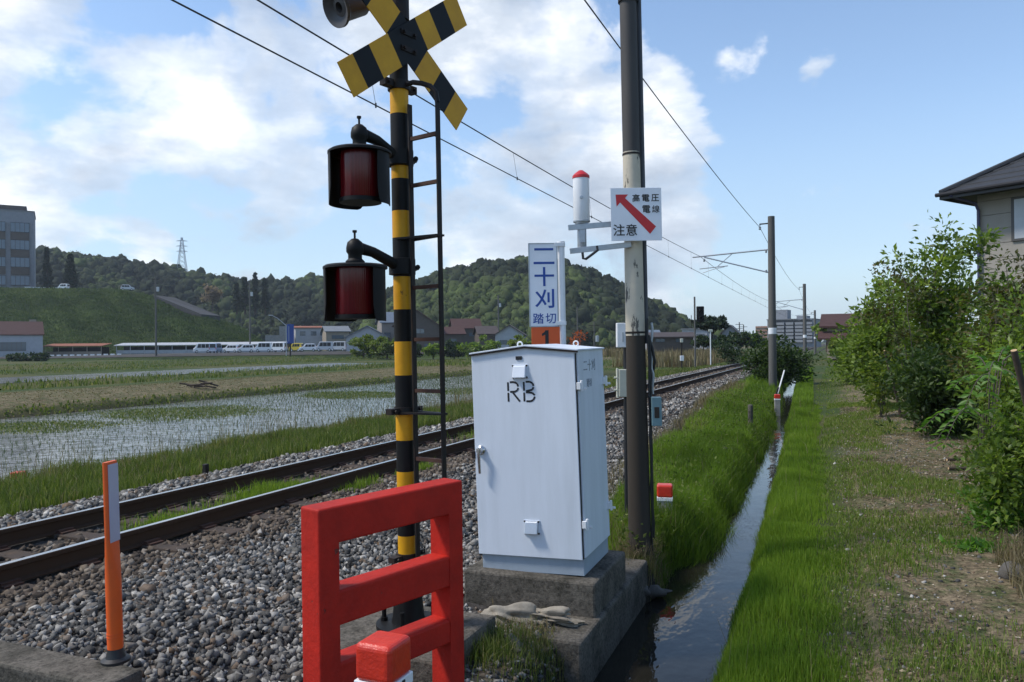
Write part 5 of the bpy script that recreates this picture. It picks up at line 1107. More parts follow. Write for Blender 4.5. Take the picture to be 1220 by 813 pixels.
forest = attr_mat('forest_leaf', [(0, (.018, .024, .014)), (.35, (.028, .037, .020)), (.65, (.042, .053, .026)), (.88, (.060, .078, .030)), (1, (.085, .115, .036))], .9, trans=.12, scale_noise=1.1, spec=.1)
def subdivide(V, F):
    V = [tuple(v) for v in V]; mid = {}; out = []
    def mp(a, b):
        k = (min(a, b), max(a, b))
        if k not in mid:
            p = np.array(V[a]) + np.array(V[b]); V.append(tuple(p / np.linalg.norm(p))); mid[k] = len(V) - 1
        return mid[k]
    for a, b, c in F:
        x, y, z = mp(a, b), mp(b, c), mp(c, a); out += [(a, x, z), (b, y, x), (c, z, y), (x, y, z)]
    return np.array(V), np.array(out)
ICO2, ICF2 = subdivide(ICO, ICF)
def hill(name, prof, D0, D1, zfoot, seed, ntree, label, light=None):
    xs = [p[0] for p in prof]; yy_ = [p[1] for p in prof]; cols = []; nr = np.random.default_rng(seed)
    for px in np.arange(xs[0], xs[-1] + 1, 8):
        zc = P(px, np.interp(px, xs, yy_), D1).z - 5.0; col = []
        for t in np.linspace(0, 1, 9):
            p = P(px, 400, D0 + (D1 - D0) * t); p.z = zfoot + (zc - zfoot) * math.sin(t * math.pi / 2) ** .9; col.append(p)
        for t in (.5, 1): p = P(px, 400, D1 + (D1 - D0) * t); p.z = zc * (1 - t) + zfoot * t; col.append(p)
        cols.append(col)
    h = strip_mesh(name, cols, MAT['fargreen']); tag(h, kind='structure')
    # canopy
    V0 = []; T0 = []; S0 = []
    for _ in range(ntree):
        px = nr.uniform(xs[0], xs[-1]); t = nr.uniform(0, 1.12); D = D0 + (D1 - D0) * t; zc = P(px, np.interp(px, xs, yy_), D1).z - 5.0
        p = P(px, 400, D); p.z = zfoot + (zc - zfoot) * math.sin(min(t, 1) * math.pi / 2) ** .9; V0.append(tuple(p)); S0.append(min(3.4, .75 + nr.lognormal(-.25, .5))); tn = .5 + .3 * math.sin(px * .045 + t * 5) + nr.uniform(-.45, .3)
        if light and light[0] < px < light[1] and t < light[2]: tn = nr.uniform(.75, 1.0)
        T0.append(min(max(tn, 0.02), 1))
    V0 = np.array(V0); S0 = np.array(S0); T0 = np.array(T0); Vs = []; Fs = []; Rs = []; o = 0
    for lobe in range(2):           # solid lumpy crowns, two lobes a tree
        q = ICO2[None] * (1 + nr.uniform(-.34, .34, (ntree, 42, 1))) * (S0 * (1 if lobe == 0 else .72))[:, None, None] * nr.uniform(.8, 1.5, (ntree, 1, 1)) ** np.array([0, 0, 1])
        off = nr.normal(0, .5, (ntree, 3)) * S0[:, None] * lobe; off[:, 2] = np.abs(off[:, 2]) * .6
        q = q + (V0 + off + np.array([0, 0, .75]) * S0[:, None])[:, None]; Vs.append(q.reshape(-1, 3)); Fs.append((ICF2[None] + 42 * np.arange(ntree)[:, None, None]).reshape(-1, 3) + o); o += 42 * ntree
        Rs.append(np.repeat(np.clip(T0 + nr.uniform(-.08, .08, ntree), 0, 1), 42) + nr.uniform(-.10, .10, ntree * 42))
    per = 50; d = nr.normal(size=(ntree, per, 3)); d /= np.linalg.norm(d, axis=2)[..., None]; d[..., 2] = np.abs(d[..., 2]) * 1.2 - .2
    C = V0[:, None] + d * (S0[:, None] * nr.uniform(.9, 1.25, (ntree, per)))[..., None] + np.array([0, 0, .75]) * S0[:, None, None]
    V, F = leaf_arrays(C.reshape(-1, 3), .75, nr, .1, .9); Vs.append(V); Fs.append(F + o); Rs.append(np.clip(np.repeat(np.repeat(T0, per) + nr.uniform(-.1, .2, ntree * per), 4), 0, 1))
    tag(np_mesh('forest', np.concatenate(Vs), np.concatenate(Fs), forest, rnd=np.clip(np.concatenate(Rs), 0, 1), smooth=True), label, 'forest', kind='stuff')
hill('far_hill', [(-200, 318), (30, 303), (60, 299), (90, 303), (150, 310), (200, 319), (250, 328), (300, 334), (340, 336), (380, 330), (410, 338), (450, 346), (490, 350), (560, 365), (640, 392)], 330, 470, 0, 5, 9000, 'dense mixed wood covering the long low hill on the left')
hill('wooded_hill', [(430, 372), (470, 344), (500, 337), (530, 327), (580, 316), (615, 312), (660, 314), (700, 324), (730, 338), (760, 354), (800, 374), (830, 390), (860, 402)], 240, 380, -.8, 6, 9000, 'dense dark wood covering the rounded hill behind the name board', (440, 645, .42))
hill('low_ridge', [(-200, 410), (330, 396), (420, 392), (520, 394), (620, 398), (700, 400), (800, 402), (860, 404), (1000, 404), (1100, 404), (1300, 402)], 900, 1100, -3, 7, 900, 'thin far line of trees on the low ridge at the horizon')

# ------------------------------------------------------------------ buildings
def cm(name, c, r=.8, amt=.4, scale=1.2, dirt=None): return mk(name, c, r, amt=amt, scale=scale, dirt=dirt)
WALL = dict(white=cm('white_wall', (.40, .41, .43)), beige=cm('beige_wall', (.26, .23, .2)), brown=cm('brown_wall', (.10, .08, .064)), tan=cm('tan_wall', (.30, .25, .19)), grey=cm('grey_wall', (.24, .25, .27)))
ROOF = dict(red=cm('red_roof', (.062, .026, .021), .9), blue=cm('blue_roof', (.12, .15, .19), .6), brown=cm('brown_roof', (.06, .042, .036), .7), grey=cm('grey_roof', (.17, .18, .19), .6), dark=cm('dark_roof', (.06, .045, .04), .6), rust=cm('rusty_roof', (.26, .085, .04), .8))
FRAME = cm('window_frame', (.07, .065, .06), .5)
def house(name, label, m, w, d, h, rise, wall, roof, gable='side', wins=(), over=.5, cat='house', pane=None, rt=.18, extra=None, group=None):
    """box house; local -Y is the front, origin at the front centre on the ground; gable 'side': ridge runs along X, 'front': ridge runs along Y, 'flat'"""
    r = thing(name, label, cat, m, group); wl, rf = WALL[wall], ROOF[roof]; mb = MB()
    if gable == 'front': mb.prism([(-w / 2, -1), (w / 2, -1), (w / 2, h), (0, h + rise), (-w / 2, h)], 0, d)
    elif gable == 'side': mb.prism([(0, -1), (d, -1), (d, h), (d / 2, h + rise), (0, h)], -w / 2, w / 2, 0, Matrix(((0, 1, 0, 0), (1, 0, 0, 0), (0, 0, 1, 0), (0, 0, 0, 1))))
    else: mb.box((0, d / 2, (h - 1) / 2), (w, d, h + 1))
    mb.build('wall', wl, r)
    mb = MB(); o = over
    if gable == 'front':
        s = rise / (w / 2); mb.prism([(-w / 2 - o, h - s * o + .02), (0, h + rise + .02), (w / 2 + o, h - s * o + .02), (w / 2 + o, h - s * o + rt), (0, h + rise + rt), (-w / 2 - o, h - s * o + rt)], -o, d + o)
    elif gable == 'side':
        s = rise / (d / 2); mb.prism([(-o, h - s * o + .02), (d / 2, h + rise + .02), (d + o, h - s * o + .02), (d + o, h - s * o + rt), (d / 2, h + rise + rt), (-o, h - s * o + rt)], -w / 2 - o, w / 2 + o, 0, Matrix(((0, 1, 0, 0), (1, 0, 0, 0), (0, 0, 1, 0), (0, 0, 0, 1))))
    else: mb.box((0, d / 2, h + .12), (w + .4, d + .4, .25))
    mb.build('roof', rf, r)
    for (x, z, ww, hh) in wins:
        f = MB().box((x, -.02, z), (ww, .10, hh)).build('window', FRAME, r); n = max(1, round(ww / .9)); p = MB()
        for k in range(n): p.box((x - ww / 2 + ww * (k + .5) / n, -.075, z), (ww / n - .09, .02, hh - .14))
        p.build('pane', pane or MAT['glass'], f)
    if extra: extra(r)
    return r
def hp(x0, x1, by, D, a=0):
    px = (x0 + x1) / 2; c = P(px, by, D); return frame(c, cdir(90 + a + math.degrees(math.atan((px - 610) / FPX)))), (x1 - x0) * D / FPX
def hh_(by, y, D): return (by - y) * D / FPX
# left: white hall with red roof
m_, w = hp(-60, 51, 425, 168, 0); w *= .86
house('white_hall', 'white single storey hall with a red brown roof below the embankment', m_, w, 12, hh_(423, 397, 168), hh_(397, 381, 168), 'white', 'red', 'side', [(0.2, 2.1, 10.5, 1.9)], .3, 'building', extra=lambda r: MB().box((w / 2 - 1.6, 7, 6.6), (1.3, 1.3, 3.2)).box((w / 2 - .2, 9, 5.6), (1.2, 1.2, 3)).build('chimney', WALL['tan'], r))
# office block on the embankment
D_ = 258; m_, w = hp(-42, 42, 345, D_, 3); w *= .84
def office(r):
    for k in range(4):
        for x0, x1 in ((13, 36), (-13, 7), (-38, -20)):
            z = hh_(345, (270, 291, 312, 334)[k], D_); f = MB().box((x0 / 84 * w / 1 + (x1 - x0) / 84 * w / 2 , -.25, z), ((x1 - x0) / 84 * w, .6, 3.3)).build('window', MAT['glassdark'], r)
            xm = x0 / 84 * w + (x1 - x0) / 84 * w / 2; ww = (x1 - x0) / 84 * w; p = MB()
            for q in range(4): p.box((xm - ww / 2 + ww * (q + .5) / 4, -.58, z), (ww / 4 - .12, .06, 3.0))
            p.build('pane', MAT['officeglass'], f)
            if k < 3: MB().box((xm, -.2, z - 2.9), (ww, .5, 2.4)).build('brick_panel', WALL['brown'], r)
    MB().box((-5, 8, hh_(345, 245, D_)), (25, 10, 1.6)).build('roof_plant', ROOF['dark'], r); MB().box((w / 2 + 2, -1.2, .5), (10, .2, 1.0)).build('railing', MAT['white'], r)
MAT['officeglass'] = cm('pale_office_glass', (.12, .17, .22), .15)
house('office_block', 'large grey office block with brick bands and blue windows above the embankment', m_, w, 18, hh_(345, 250, D_), 0, 'grey', 'grey', 'flat', (), cat='building', extra=office)
# long sheds
def shed(label, x0, x1, D, wall, roof, yt=412.5, yb=423):
    c0_ = P((x0 + x1) / 2, YR((x0 + x1) / 2) - .2, D); m_ = frame(c0_, cdir(90)); w = (x1 - x0) * D / FPX; H = hh_(YR((x0 + x1) / 2), yt, D)
    def posts(r):
        n = max(3, int(w / 3.2))
        for k in range(n + 1): MB().box((-w / 2 + w * k / n, -.1, H * .5), (.14, .14, H)).build('post', WALL['white' if wall == 'white' else 'tan'], r)
        MB().box((0, -.03, H * .22), (w, .06, H * .40)).build('low_wall', WALL[wall], r)
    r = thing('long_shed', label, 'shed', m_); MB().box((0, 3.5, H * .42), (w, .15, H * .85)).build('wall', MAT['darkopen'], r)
    MB().prism([(-.6, H - .15), (4, H + .45), (4, H + .57), (-.6, H - .0)], -w / 2 - .4, w / 2 + .4, 0, Matrix(((0, 1, 0, 0), (1, 0, 0, 0), (0, 0, 1, 0), (0, 0, 0, 1)))).build('roof', ROOF[roof] if roof in ROOF else WALL[roof], r); posts(r)
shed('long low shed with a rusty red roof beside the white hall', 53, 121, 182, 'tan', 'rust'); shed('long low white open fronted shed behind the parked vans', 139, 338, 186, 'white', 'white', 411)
# houses in the middle distance
spec = [
 ('house', 'long white two storey house with a red brown roof behind the blue sign', 353, 389, 413, 391, 389, 205, 'white', 'rust', 'side', [(-2.2, 3.4, 1.4, 1.1), (0.6, 3.4, 1.4, 1.1), (3, 3.4, 1.4, 1.1)], 8),
 ('house', 'brownish house with a grey roof between the white house and the blue roofed house', 389, 416, 413, 395, 389, 198, 'tan', 'grey', 'side', [(0, 2.4, 3, 1)], 8),
 ('house', 'low white house with a blue grey gable roof above the yellow green bushes', 413, 462, 415, 402, 389, 172, 'white', 'blue', 'front', [(1.5, 1.2, 1.6, 1)], 9),
 ('house', 'two storey brown house with a red gable roof behind the striped pole', 470, 523, 418, 388, 370, 165, 'brown', 'red', 'front', [(.8, 4.1, 1.7, 1.1), (-2.8, 4.1, 1.2, 1.1), (2.2, 1.0, 1.2, .9)], 10),
 ('house', 'beige house with a blue roof left of the brown house, partly behind the striped pole', 455, 475, 416, 384, 372, 176, 'beige', 'blue', 'side', [(-.6, 3.2, 1.4, 1.0)], 8),
 ('house', 'distant brown house with a red roof and small white gable end', 541, 573, 412, 391, 380, 185, 'brown', 'red', 'side', [(1, 2.6, 1.2, .9), (3, 2.6, 1.0, .9)], 8),
 ('house', 'small house with a low red roof beside the ladder', 528, 553, 416, 398, 390, 166, 'brown', 'red', 'side', [(0, 1.8, 1.4, .8)], 7),
 ('house', 'brown roofed house with a white front wall left of the name board', 590, 624, 415, 399, 388, 160, 'white', 'brown', 'front', [(-1.2, 1.2, 1.5, .9)], 9),
 ('house', 'dark house with a long brown roof left of the white fronted house', 571, 593, 416, 398, 389, 164, 'brown', 'brown', 'side', [], 8),
 ('long_house', 'long dark weatherboarded shed with a brown roof left of the railway signal', 776, 826, 412, 402, 397, 118, 'brown', 'brown', 'side', [(-1.8, .8, 1.4, .6), (1.0, .8, 1.0, .6)], 6),
 ('house', 'white flat roofed house behind the railway signal', 813, 842, 410, 393, 391, 140, 'white', 'grey', 'flat', [(1, 1.4, 1.4, .8)], 8),
 ('house', 'small grey gabled house right of the pine', 861, 878, 410, 396, 388, 135, 'grey', 'dark', 'front', [(0, 1.2, .9, .6)], 8),
 ('house', 'small blue grey house low behind the utility pole', 772, 786, 412, 400, 394, 150, 'grey', 'blue', 'side', [], 7),
]
for nm, lab, x0, x1, by, ye, yr, D, wl, rf, gb, wins, dp in spec:
    m_, w = hp(x0, x1, by, D, -8 if gb == 'side' else 4); house(nm, lab, m_, w, dp, hh_(by, ye, D), hh_(ye, yr, D), wl, rf, gb, wins, .45)
for (px, by, ty, D, lab) in ((599, 412, 398, 159, 'round white dish aerial on the brown roofed house'),): pass
# red roofed two tier house on the right
D_ = 78; m_, w = hp(985, 1072, 416, D_, 0)
def tiers(r):
    MB().prism([(-1.6, .95), (-.1, 1.65), (-.1, 1.8), (-1.6, 1.1)], -w / 2 - .5, w / 2 + .3, 0, Matrix(((0, 1, 0, 0), (1, 0, 0, 0), (0, 0, 1, 0), (0, 0, 0, 1)))).build('lower_roof', ROOF['red'], r)
house('tiled_house', 'house with two tiers of red brown roof at the end of the path', m_, w * .92, 8, hh_(416, 388, D_), hh_(388, 374, D_), 'tan', 'red', 'side', [(-1.2, 1.4, 1.2, 1)], .7, extra=tiers)
# apartment block
D_ = 235; m_, w = hp(915, 968, 410, D_, 12)
def flats(r):
    for k in range(6):
        z = 1.2 + k * (hh_(410, 381, D_) - 1) / 6
        for q in range(5):
            x = -w / 2 + w * (q + .5) / 5; f = MB().box((x, -.4, z - .35), (w / 5 - .5, .9, .75)).build('balcony', WALL['grey'], r)
        MB().box((0, -.05, z + .45), (w - .6, .12, .75)).build('window', MAT['glassdark'], r)
    MB().box((-3.5, 6, hh_(410, 378, D_) + .6), (4, 5, 3.6)).box((w / 2 - 4, 6, hh_(410, 381, D_) + .6), (3, 5, 1.2)).build('roof_tower', WALL['grey'], r)
    MB().box((-w / 2 - 1.7, 5, hh_(410, 388, D_) / 2), (4.2, 8, hh_(410, 388, D_))).build('wing', WALL['tan'], r)
    for k in range(5): MB().box((-w / 2 - 1.8, .85, 1.2 + k * 1.0), (3.9, .3, .35)).build('balcony', cm('salmon_balcony', (.36, .20, .15)), r)
house('apartment_block', 'grey apartment block with stepped roofline behind the catenary poles', m_, w, 12, hh_(410, 381, D_), 0, 'grey', 'grey', 'flat', (), cat='building', extra=flats)
# concrete abutment near the blue sign
m_, w = hp(333, 341, 413, 200, 0); MBo = MB().box((0, 3, hh_(413, 389, 200) / 2), (w, 6, hh_(413, 389, 200))).box((-w * 1.3, 3, 1.3), (w * 2.4, 5, 3.2)).build('abutment', MAT['concrete_pale']); MBo.matrix_world = m_; tag(MBo, 'pale concrete abutment at the foot of the embankment left of the blue sign', 'abutment')

# grey house at the right edge
D_ = 25; hc = P(1166, 300, D_); hm_ = frame(Vector((hc.x, hc.y, 0)), cdir(90 + 56))
r = thing('grey_house', 'two storey house with beige grey siding and a dark hipped roof at the right edge', 'house', hm_)
sid = cm('house_siding', (.31, .28, .24), .7, .25); ZE = P(1166, 231, D_).z
w_, d_ = 9.0, 8.0; mb = MB(); z = -.4; mb.box((w_ / 2, d_ / 2, (ZE - .4) / 2), (w_ - .05, d_ - .05, ZE + .4))
while z < ZE - .02:
    h = min(.452, ZE - z - .002)
    for (c_, s_) in (((w_ / 2, .0, z + h / 2), (w_, .05, h - .012)), ((0, d_ / 2, z + h / 2), (.05, d_, h - .012))): mb.box(c_, s_)
    z += .455
mb.build('wall', sid, r)
O = .9; OL = .73; ZR = ZE + 3.0
def tiles(p0, p1, t1, t0, n):       # roof slope as overlapping courses
    mb = MB()
    for k in range(n):
        f0, f1 = k / n, (k + 1.25) / n
        a, b_, c2, d2 = p0.lerp(t0, f0), p1.lerp(t1, f0), p1.lerp(t1, min(f1, 1)), p0.lerp(t0, min(f1, 1)); u = Vector((0, 0, .05))
        mb.add([a, b_, c2, d2, a + u, b_ + u, c2 + u * .2, d2 + u * .2], [(0, 3, 2, 1), (4, 5, 6, 7), (0, 1, 5, 4), (1, 2, 6, 5), (2, 3, 7, 6), (3, 0, 4, 7)])
    return mb
e = [Vector((-OL, -O, ZE)), Vector((w_ + O, -O, ZE)), Vector((w_ + O, d_ + O, ZE)), Vector((-OL, d_ + O, ZE))]; t1, t2 = Vector((w_ / 2 - .5, d_ / 2, ZR)), Vector((w_ / 2 + .5, d_ / 2, ZR))
dk = cm('dark_roof_tile', (.028, .028, .03), .5, .5, 3)
for q in ((e[0], e[1], t2, t1), (e[1], e[2], t2, t2), (e[2], e[3], t1, t2), (e[3], e[0], t1, t1)): tiles(*q, 14).build('roof_slope', dk, r)
mb = MB().tube([e[0] + Vector((0, 0, .06)), t1 + Vector((0, 0, .06))], .09, 8).tube([e[1] + Vector((0, 0, .06)), t2 + Vector((0, 0, .06))], .09, 8).tube([t1 + Vector((0, 0, .06)), t2 + Vector((0, 0, .06))], .1, 8); mb.build('ridge_tiles', dk, r)
MB().box((w_ / 2 + (O - OL) / 2, d_ / 2, ZE - .04), (w_ + O + OL - .12, d_ + 2 * O - .12, .05)).build('soffit', cm('soffit', (.05, .05, .05)), r)
mb = MB(); 
for a, b_ in ((e[0], e[1]), (e[1], e[2]), (e[2], e[3]), (e[3], e[0])):
    d = (b_ - a).normalized(); mb.bar(a - Vector((0, 0, .09)), b_ - Vector((0, 0, .09)), .05, .16); 
mb.build('fascia', dk, r)
gm = cm('gutter_dark', (.014, .014, .018), .8)
MB().tube([Vector((-OL - .1, -O - .08, ZE - .02)), Vector((w_ + O + .1, -O - .08, ZE - .02))], .065, 8).build('gutter', gm, r)
dp_ = cm('downpipe_purple_grey', (.05, .05, .11), .4)
MB().tube([(-.4, -O - .06, ZE - .08), (-.25, -O + .15, ZE - .18), (.02, -.22, ZE - .34), (.06, -.12, ZE - .55), (.06, -.12, 2.35)], .05, 10).build('downpipe', dp_, r)
MB().tube([(.06, -.12, 2.35), (.06, -.12, .0)], .055, 10).build('downpipe_base', MAT['white'], r)
for z in (1.2, 2.9, 4.4): MB().box((.06, -.07, z), (.16, .12, .04)).build('pipe_clip', gm, r)
ii = hm_.inverted(); wx0 = (P(1208, 260, D_ - 1) ); 
lx = None
for k in range(200):
    q = hm_ @ Vector((k * .02, 0, 4.5)); s_ = (CR.transposed() @ (q - Vector((0, 0, EYE)))); 
    if 610 + FPX * s_.x / -s_.z > 1206: lx = k * .02; break
lx = lx or 1.4; q = hm_ @ Vector((lx, 0, 0)); dd = -(CR.transposed() @ (q - Vector((0, 0, EYE)))).z
zt_, zb_ = P(1208, 236, dd).z, P(1208, 288, dd).z
f = MB().box((lx + .85, -.03, (zt_ + zb_) / 2), (1.7, .12, zt_ - zb_)).build('window', FRAME, r)
MB().box((lx + .47, -.075, (zt_ + zb_) / 2), (.76, .04, zt_ - zb_ - .14)).box((lx + 1.25, -.075, (zt_ + zb_) / 2), (.7, .04, zt_ - zb_ - .14)).build('pane', cm('curtained_pane', (.42, .44, .47), .25), f)

# ------------------------------------------------------------------ poles, pylon, sign in the distance
def upole(px, by, ty, D, lab, w=.30, extra=True):
    b_ = P(px, by, D); H = (by - ty) * D / FPX; rt = thing('power_pole', lab, 'power pole', frame(b_, cdir(90)), 'distant power poles')
    MB().tube([(0, 0, -1), (0, 0, H)], [w / 2, w / 2 * .75], 10).build('pole', MAT['concpole'], rt, 40)
    if extra:
        MB().box((0, 0, H - .5), (1.7, .1, .1)).box((0, 0, H - 1.4), (1.4, .1, .1)).build('crossarm', MAT['iron'], rt)
        MB().lathe([(0, 0), (.28, 0), (.28, .9), (0, .95)], 12, Matrix.Translation((.45, 0, H - 3))).build('transformer', MAT['steel'], rt)
    return rt
upole(186, 424, 330, 160, 'tall grey power pole in front of the green embankment', .42); upole(298, 418, 337, 175, 'grey power pole above the parked vans', .36)
upole(470, 412, 356, 190, 'thin power pole behind the roofs beside the striped pole', .3); upole(594, 402, 352, 200, 'lattice like power pole against the hill left of the name board', .4); upole(688, 408, 366, 150, 'thin power pole against the hill right of the name board', .3, False)
upole(708, 410, 384, 120, 'short power pole against the hill left of the utility pole', .22); upole(881, 405, 384, 170, 'far power pole with crossarms right of the pine', .3); upole(886, 405, 387, 178, 'far power pole with crossarms left of the apartment block', .3)
b_ = P(217, 327, 455); H = 44 * 455 / FPX; rt = thing('transmission_tower', 'steel lattice transmission tower on the ridge of the long hill', 'pylon', frame(b_, cdir(80)))
mb = MB(); W_ = lambda z: 2.3 * (1 - z / H) ** 1.0 + .35
zs = np.linspace(-4, H, 11)
for i in range(10):
    for (sx, sy) in ((1, 1), (1, -1), (-1, 1), (-1, -1)):
        a, c2 = W_(zs[i]), W_(zs[i + 1]); mb.tube([(sx * a, sy * a, zs[i]), (sx * c2, sy * c2, zs[i + 1])], .16, 4)
        for (tx, ty_) in ((-sx, sy), (sx, -sy)): mb.tube([(sx * a, sy * a, zs[i]), (tx * c2, ty_ * c2, zs[i + 1])], .09, 4)
mb.build('lattice', MAT['steel'], rt, recalc=False)
for z in (H * .62, H * .76, H * .90): MB().tube([(-3.1, 0, z), (0, 0, z + .5), (3.1, 0, z)], .16, 4).tube([(-3.1, 0, z), (3.1, 0, z)], .14, 4).build('crossarm', MAT['steel'], rt)
b_ = P(346, 420, 150); rt = thing('blue_signboard', 'tall blue signboard on a dark post by the parked vans', 'sign', frame(b_, cdir(60)))
k_ = 150 / FPX
MB().tube([(0, 0, -1.5), (0, 0, 34 * k_)], .14, 10).build('post', MAT['iron'], rt, 40); MB().box((0, -.18, 22 * k_), (7.2 * k_ * 1.1, .18, 23 * k_)).build('panel', mk('panel_blue', (.012, .06, .30), .5), rt, bevel=.03)
MB().box((-.34, -.28, 22 * k_), (.10, .02, 18 * k_)).build('faded_writing', MAT['sheet'], rt)
b_ = P(340, 418, 158); rt = thing('street_lamp', 'street lamp with a long slanting arm behind the blue signboard', 'street lamp', frame(b_, cdir(90))); k_ = 158 / FPX
MB().tube([(0.2, 0, -1), (.2, 0, 30 * k_), (-1.6, 0, 39 * k_), (-2.6, 0, 42 * k_)], [.1, .08, .06, .05], 8).build('post', MAT['steel'], rt, 40); MB().box((-2.9, 0, 42.3 * k_), (.8, .25, .14)).build('lamp_head', MAT['steel'], rt, bevel=.04)

# ------------------------------------------------------------------ parked vans
paint = {c: mk(c + '_car_paint', v, .35, amt=.15, coat=.3) for c, v in dict(white=(.78, .79, .80), silver=(.48, .50, .53), yellow=(.70, .50, .03), bluegrey=(.30, .38, .50)).items()}
def make_van(kind, col):
    r = thing('parked_van', 'x', 'van', Matrix()); L = dict(van=4.5, wagon=4.6, mini=3.5)[kind]; h = dict(van=1.98, wagon=1.62, mini=1.75)[kind]; hw = .82
    if kind == 'wagon': side = [(-L / 2, .32), (L / 2, .32), (L / 2, .85), (L / 2 - .15, 1.0), (L / 2 - .55, h - .08), (L / 2 - .8, h), (-.55, h), (-1.35, 1.02), (-L / 2 + .15, .88), (-L / 2, .7)]
    else: side = [(-L / 2, .32), (L / 2, .32), (L / 2, 1.1), (L / 2 - .12, h - .1), (L / 2 - .3, h), (-L / 2 + 1.25, h), (-L / 2 + .95, h - .1), (-L / 2 + .42, 1.12), (-L / 2 + .05, .92), (-L / 2, .7)]
    MB().prism(side, -hw, hw).build('body', paint[col], r, bevel=.07, seg=3)
    zb = .98 if kind == 'wagon' else 1.05; zt = h - .17; xf = -1.1 if kind == 'wagon' else -L / 2 + .62
    xs = np.linspace(xf + .25, L / 2 - .45, 4)
    for s in (-1, 1):
        for k in range(3):
            x0, x1 = xs[k] + .04, xs[k + 1] - .04; sk = .3 if k == 0 else 0
            MB().prism([(x0, zb), (x1, zb), (x1, zt), (x0 + sk, zt)], s * (hw - .02), s * (hw + .006)).build('window', MAT['glassdark'], r)
    ws = [(-1.33, 1.05), (-.58, h - .1)] if kind == 'wagon' else [(-L / 2 + .45, 1.14), (-L / 2 + .93, h - .14)]
    (x0, z0), (x1, z1) = ws; nx_, nz_ = -(z1 - z0), (x1 - x0); q = math.hypot(nx_, nz_); nx_, nz_ = nx_ / q * .012, nz_ / q * .012
    MB().add([(x0 + nx_, -hw + .12, z0 + nz_), (x0 + nx_, hw - .12, z0 + nz_), (x1 + nx_, hw - .16, z1 + nz_), (x1 + nx_, -hw + .16, z1 + nz_)], [(0, 1, 2, 3)]).build('windscreen', MAT['glassdark'], r, recalc=False)
    MB().box((L / 2 + .0, 0, (zb + zt) / 2), (.03, hw * 1.5, zt - zb)).build('rear_window', MAT['glassdark'], r)
    for s in (-1, 1):
        MB().box((-L / 2 + .02, s * .6, .78), (.08, .32, .16)).build('headlight', MAT['sheet'], r); MB().box((L / 2, s * .72, .95), (.05, .12, .4)).build('tail_light', MAT['arrow'], r)
        for x in (-L / 2 + .82, L / 2 - .85):
            w = MB().lathe([(0, -.1), (.2, -.1), (.31, -.09), (.33, -.04), (.33, .04), (.31, .09), (.2, .1), (0, .1)], 20, Matrix.Translation((x, s * (hw - .06), .32)) @ Matrix.Rotation(rad(90), 4, 'X')).build('wheel', MAT['rubber'], r, 40)
            MB().lathe([(0, -.112), (.19, -.105), (.19, .105), (0, .112)], 16, Matrix.Translation((x, s * (hw - .06), .32)) @ Matrix.Rotation(rad(90), 4, 'X')).build('hubcap', MAT['silver'], w, 40)
    MB().box((-L / 2, 0, .45), (.1, hw * 1.8, .22)).box((L / 2, 0, .45), (.1, hw * 1.8, .22)).build('bumper', MAT['sheet'] if kind != 'wagon' else paint[col], r, bevel=.03)
    return r
protos = {}
cars = [(241, 421.5, 'van', 'white', -25, 'white van leftmost of the row, with its dark rear doors showing'), (257, 421, 'van', 'bluegrey', 90, 'blue grey van seen end on, beside the leftmost white van'), (276, 421, 'wagon', 'white', 10, 'low white estate car between the blue grey van and the power pole'), (293, 421, 'wagon', 'white', -15, 'white car directly below the power pole'),
        (314, 421, 'van', 'white', -10, 'white van with a sloping front just right of the power pole'), (332, 420.5, 'van', 'white', 12, 'white van left of the blue signboard'), (353, 420, 'mini', 'yellow', 5, 'small yellow car just right of the blue signboard'), (367, 419.5, 'wagon', 'white', -12, 'white estate car right of the yellow car'),
        (387, 419, 'van', 'silver', -4, 'pale silver van, second from the right end of the row'), (404, 419, 'van', 'silver', 8, 'pale silver van at the right end of the row by the bushes'), (152, 346.5, 'wagon', 'silver', 160, 'pale car parked on the crest of the embankment'), (76, 346, 'mini', 'white', 0, 'small white car on the crest below the conifers')]
for px, by, kd, cl, a, lab in cars:
    D = 174 if by > 400 else 240; c2 = P(px, by, D)
    if by > 400: c2.z = P(px, YR(px), 172).z + .04
    if (kd, cl) not in protos: o = protos[(kd, cl)] = make_van(kd, cl)
    else: o = copy_tree(protos[(kd, cl)])
    o.matrix_world = frame(c2, cdir(90 + a)) @ Matrix.Diagonal((.82, 1, 1.1, 1)); o['label'] = lab; o['category'] = 'van' if kd == 'van' else 'car'; o['group'] = 'vehicles parked by the far road'
    o.name = 'parked_van' if kd == 'van' else 'parked_car'
# road edge blocks
p0 = None
for k in range(11):
    px = 62 + k * 8; c2 = P(px, YR(px) + .4, 165.3); c2.z = P(px, YR(px), 172).z; o = MB().box((0, 0, .12), (.75, .3, .5)).build('edge_block', MAT['white']); o.matrix_world = frame(c2, cdir(90)); tag(o, 'white edge block in the dashed line along the far road', 'kerb block', 'white blocks edging the far road')
# white egret-like bits and a log heap on the brown bank
c2 = P(502, 440, 48)
g0 = G(232, 462, -.55); rt = thing('timber_pile', 'small heap of dark timbers on the brown field bank', 'timber heap', Vector((g0.x, g0.y, gzz(g0.x, g0.y))))
rg = random.Random(3)
for k in range(9):
    a = Vector((rg.uniform(-.8, .8), rg.uniform(-.4, .4), rg.uniform(.03, .25))); d = Vector((rg.uniform(-1, 1), rg.uniform(-.35, .35), rg.uniform(-.12, .12))).normalized() * rg.uniform(.25, .55); MB().tube([a - d, a + d], .045, 6).build('timber', MAT['wood'], rt)

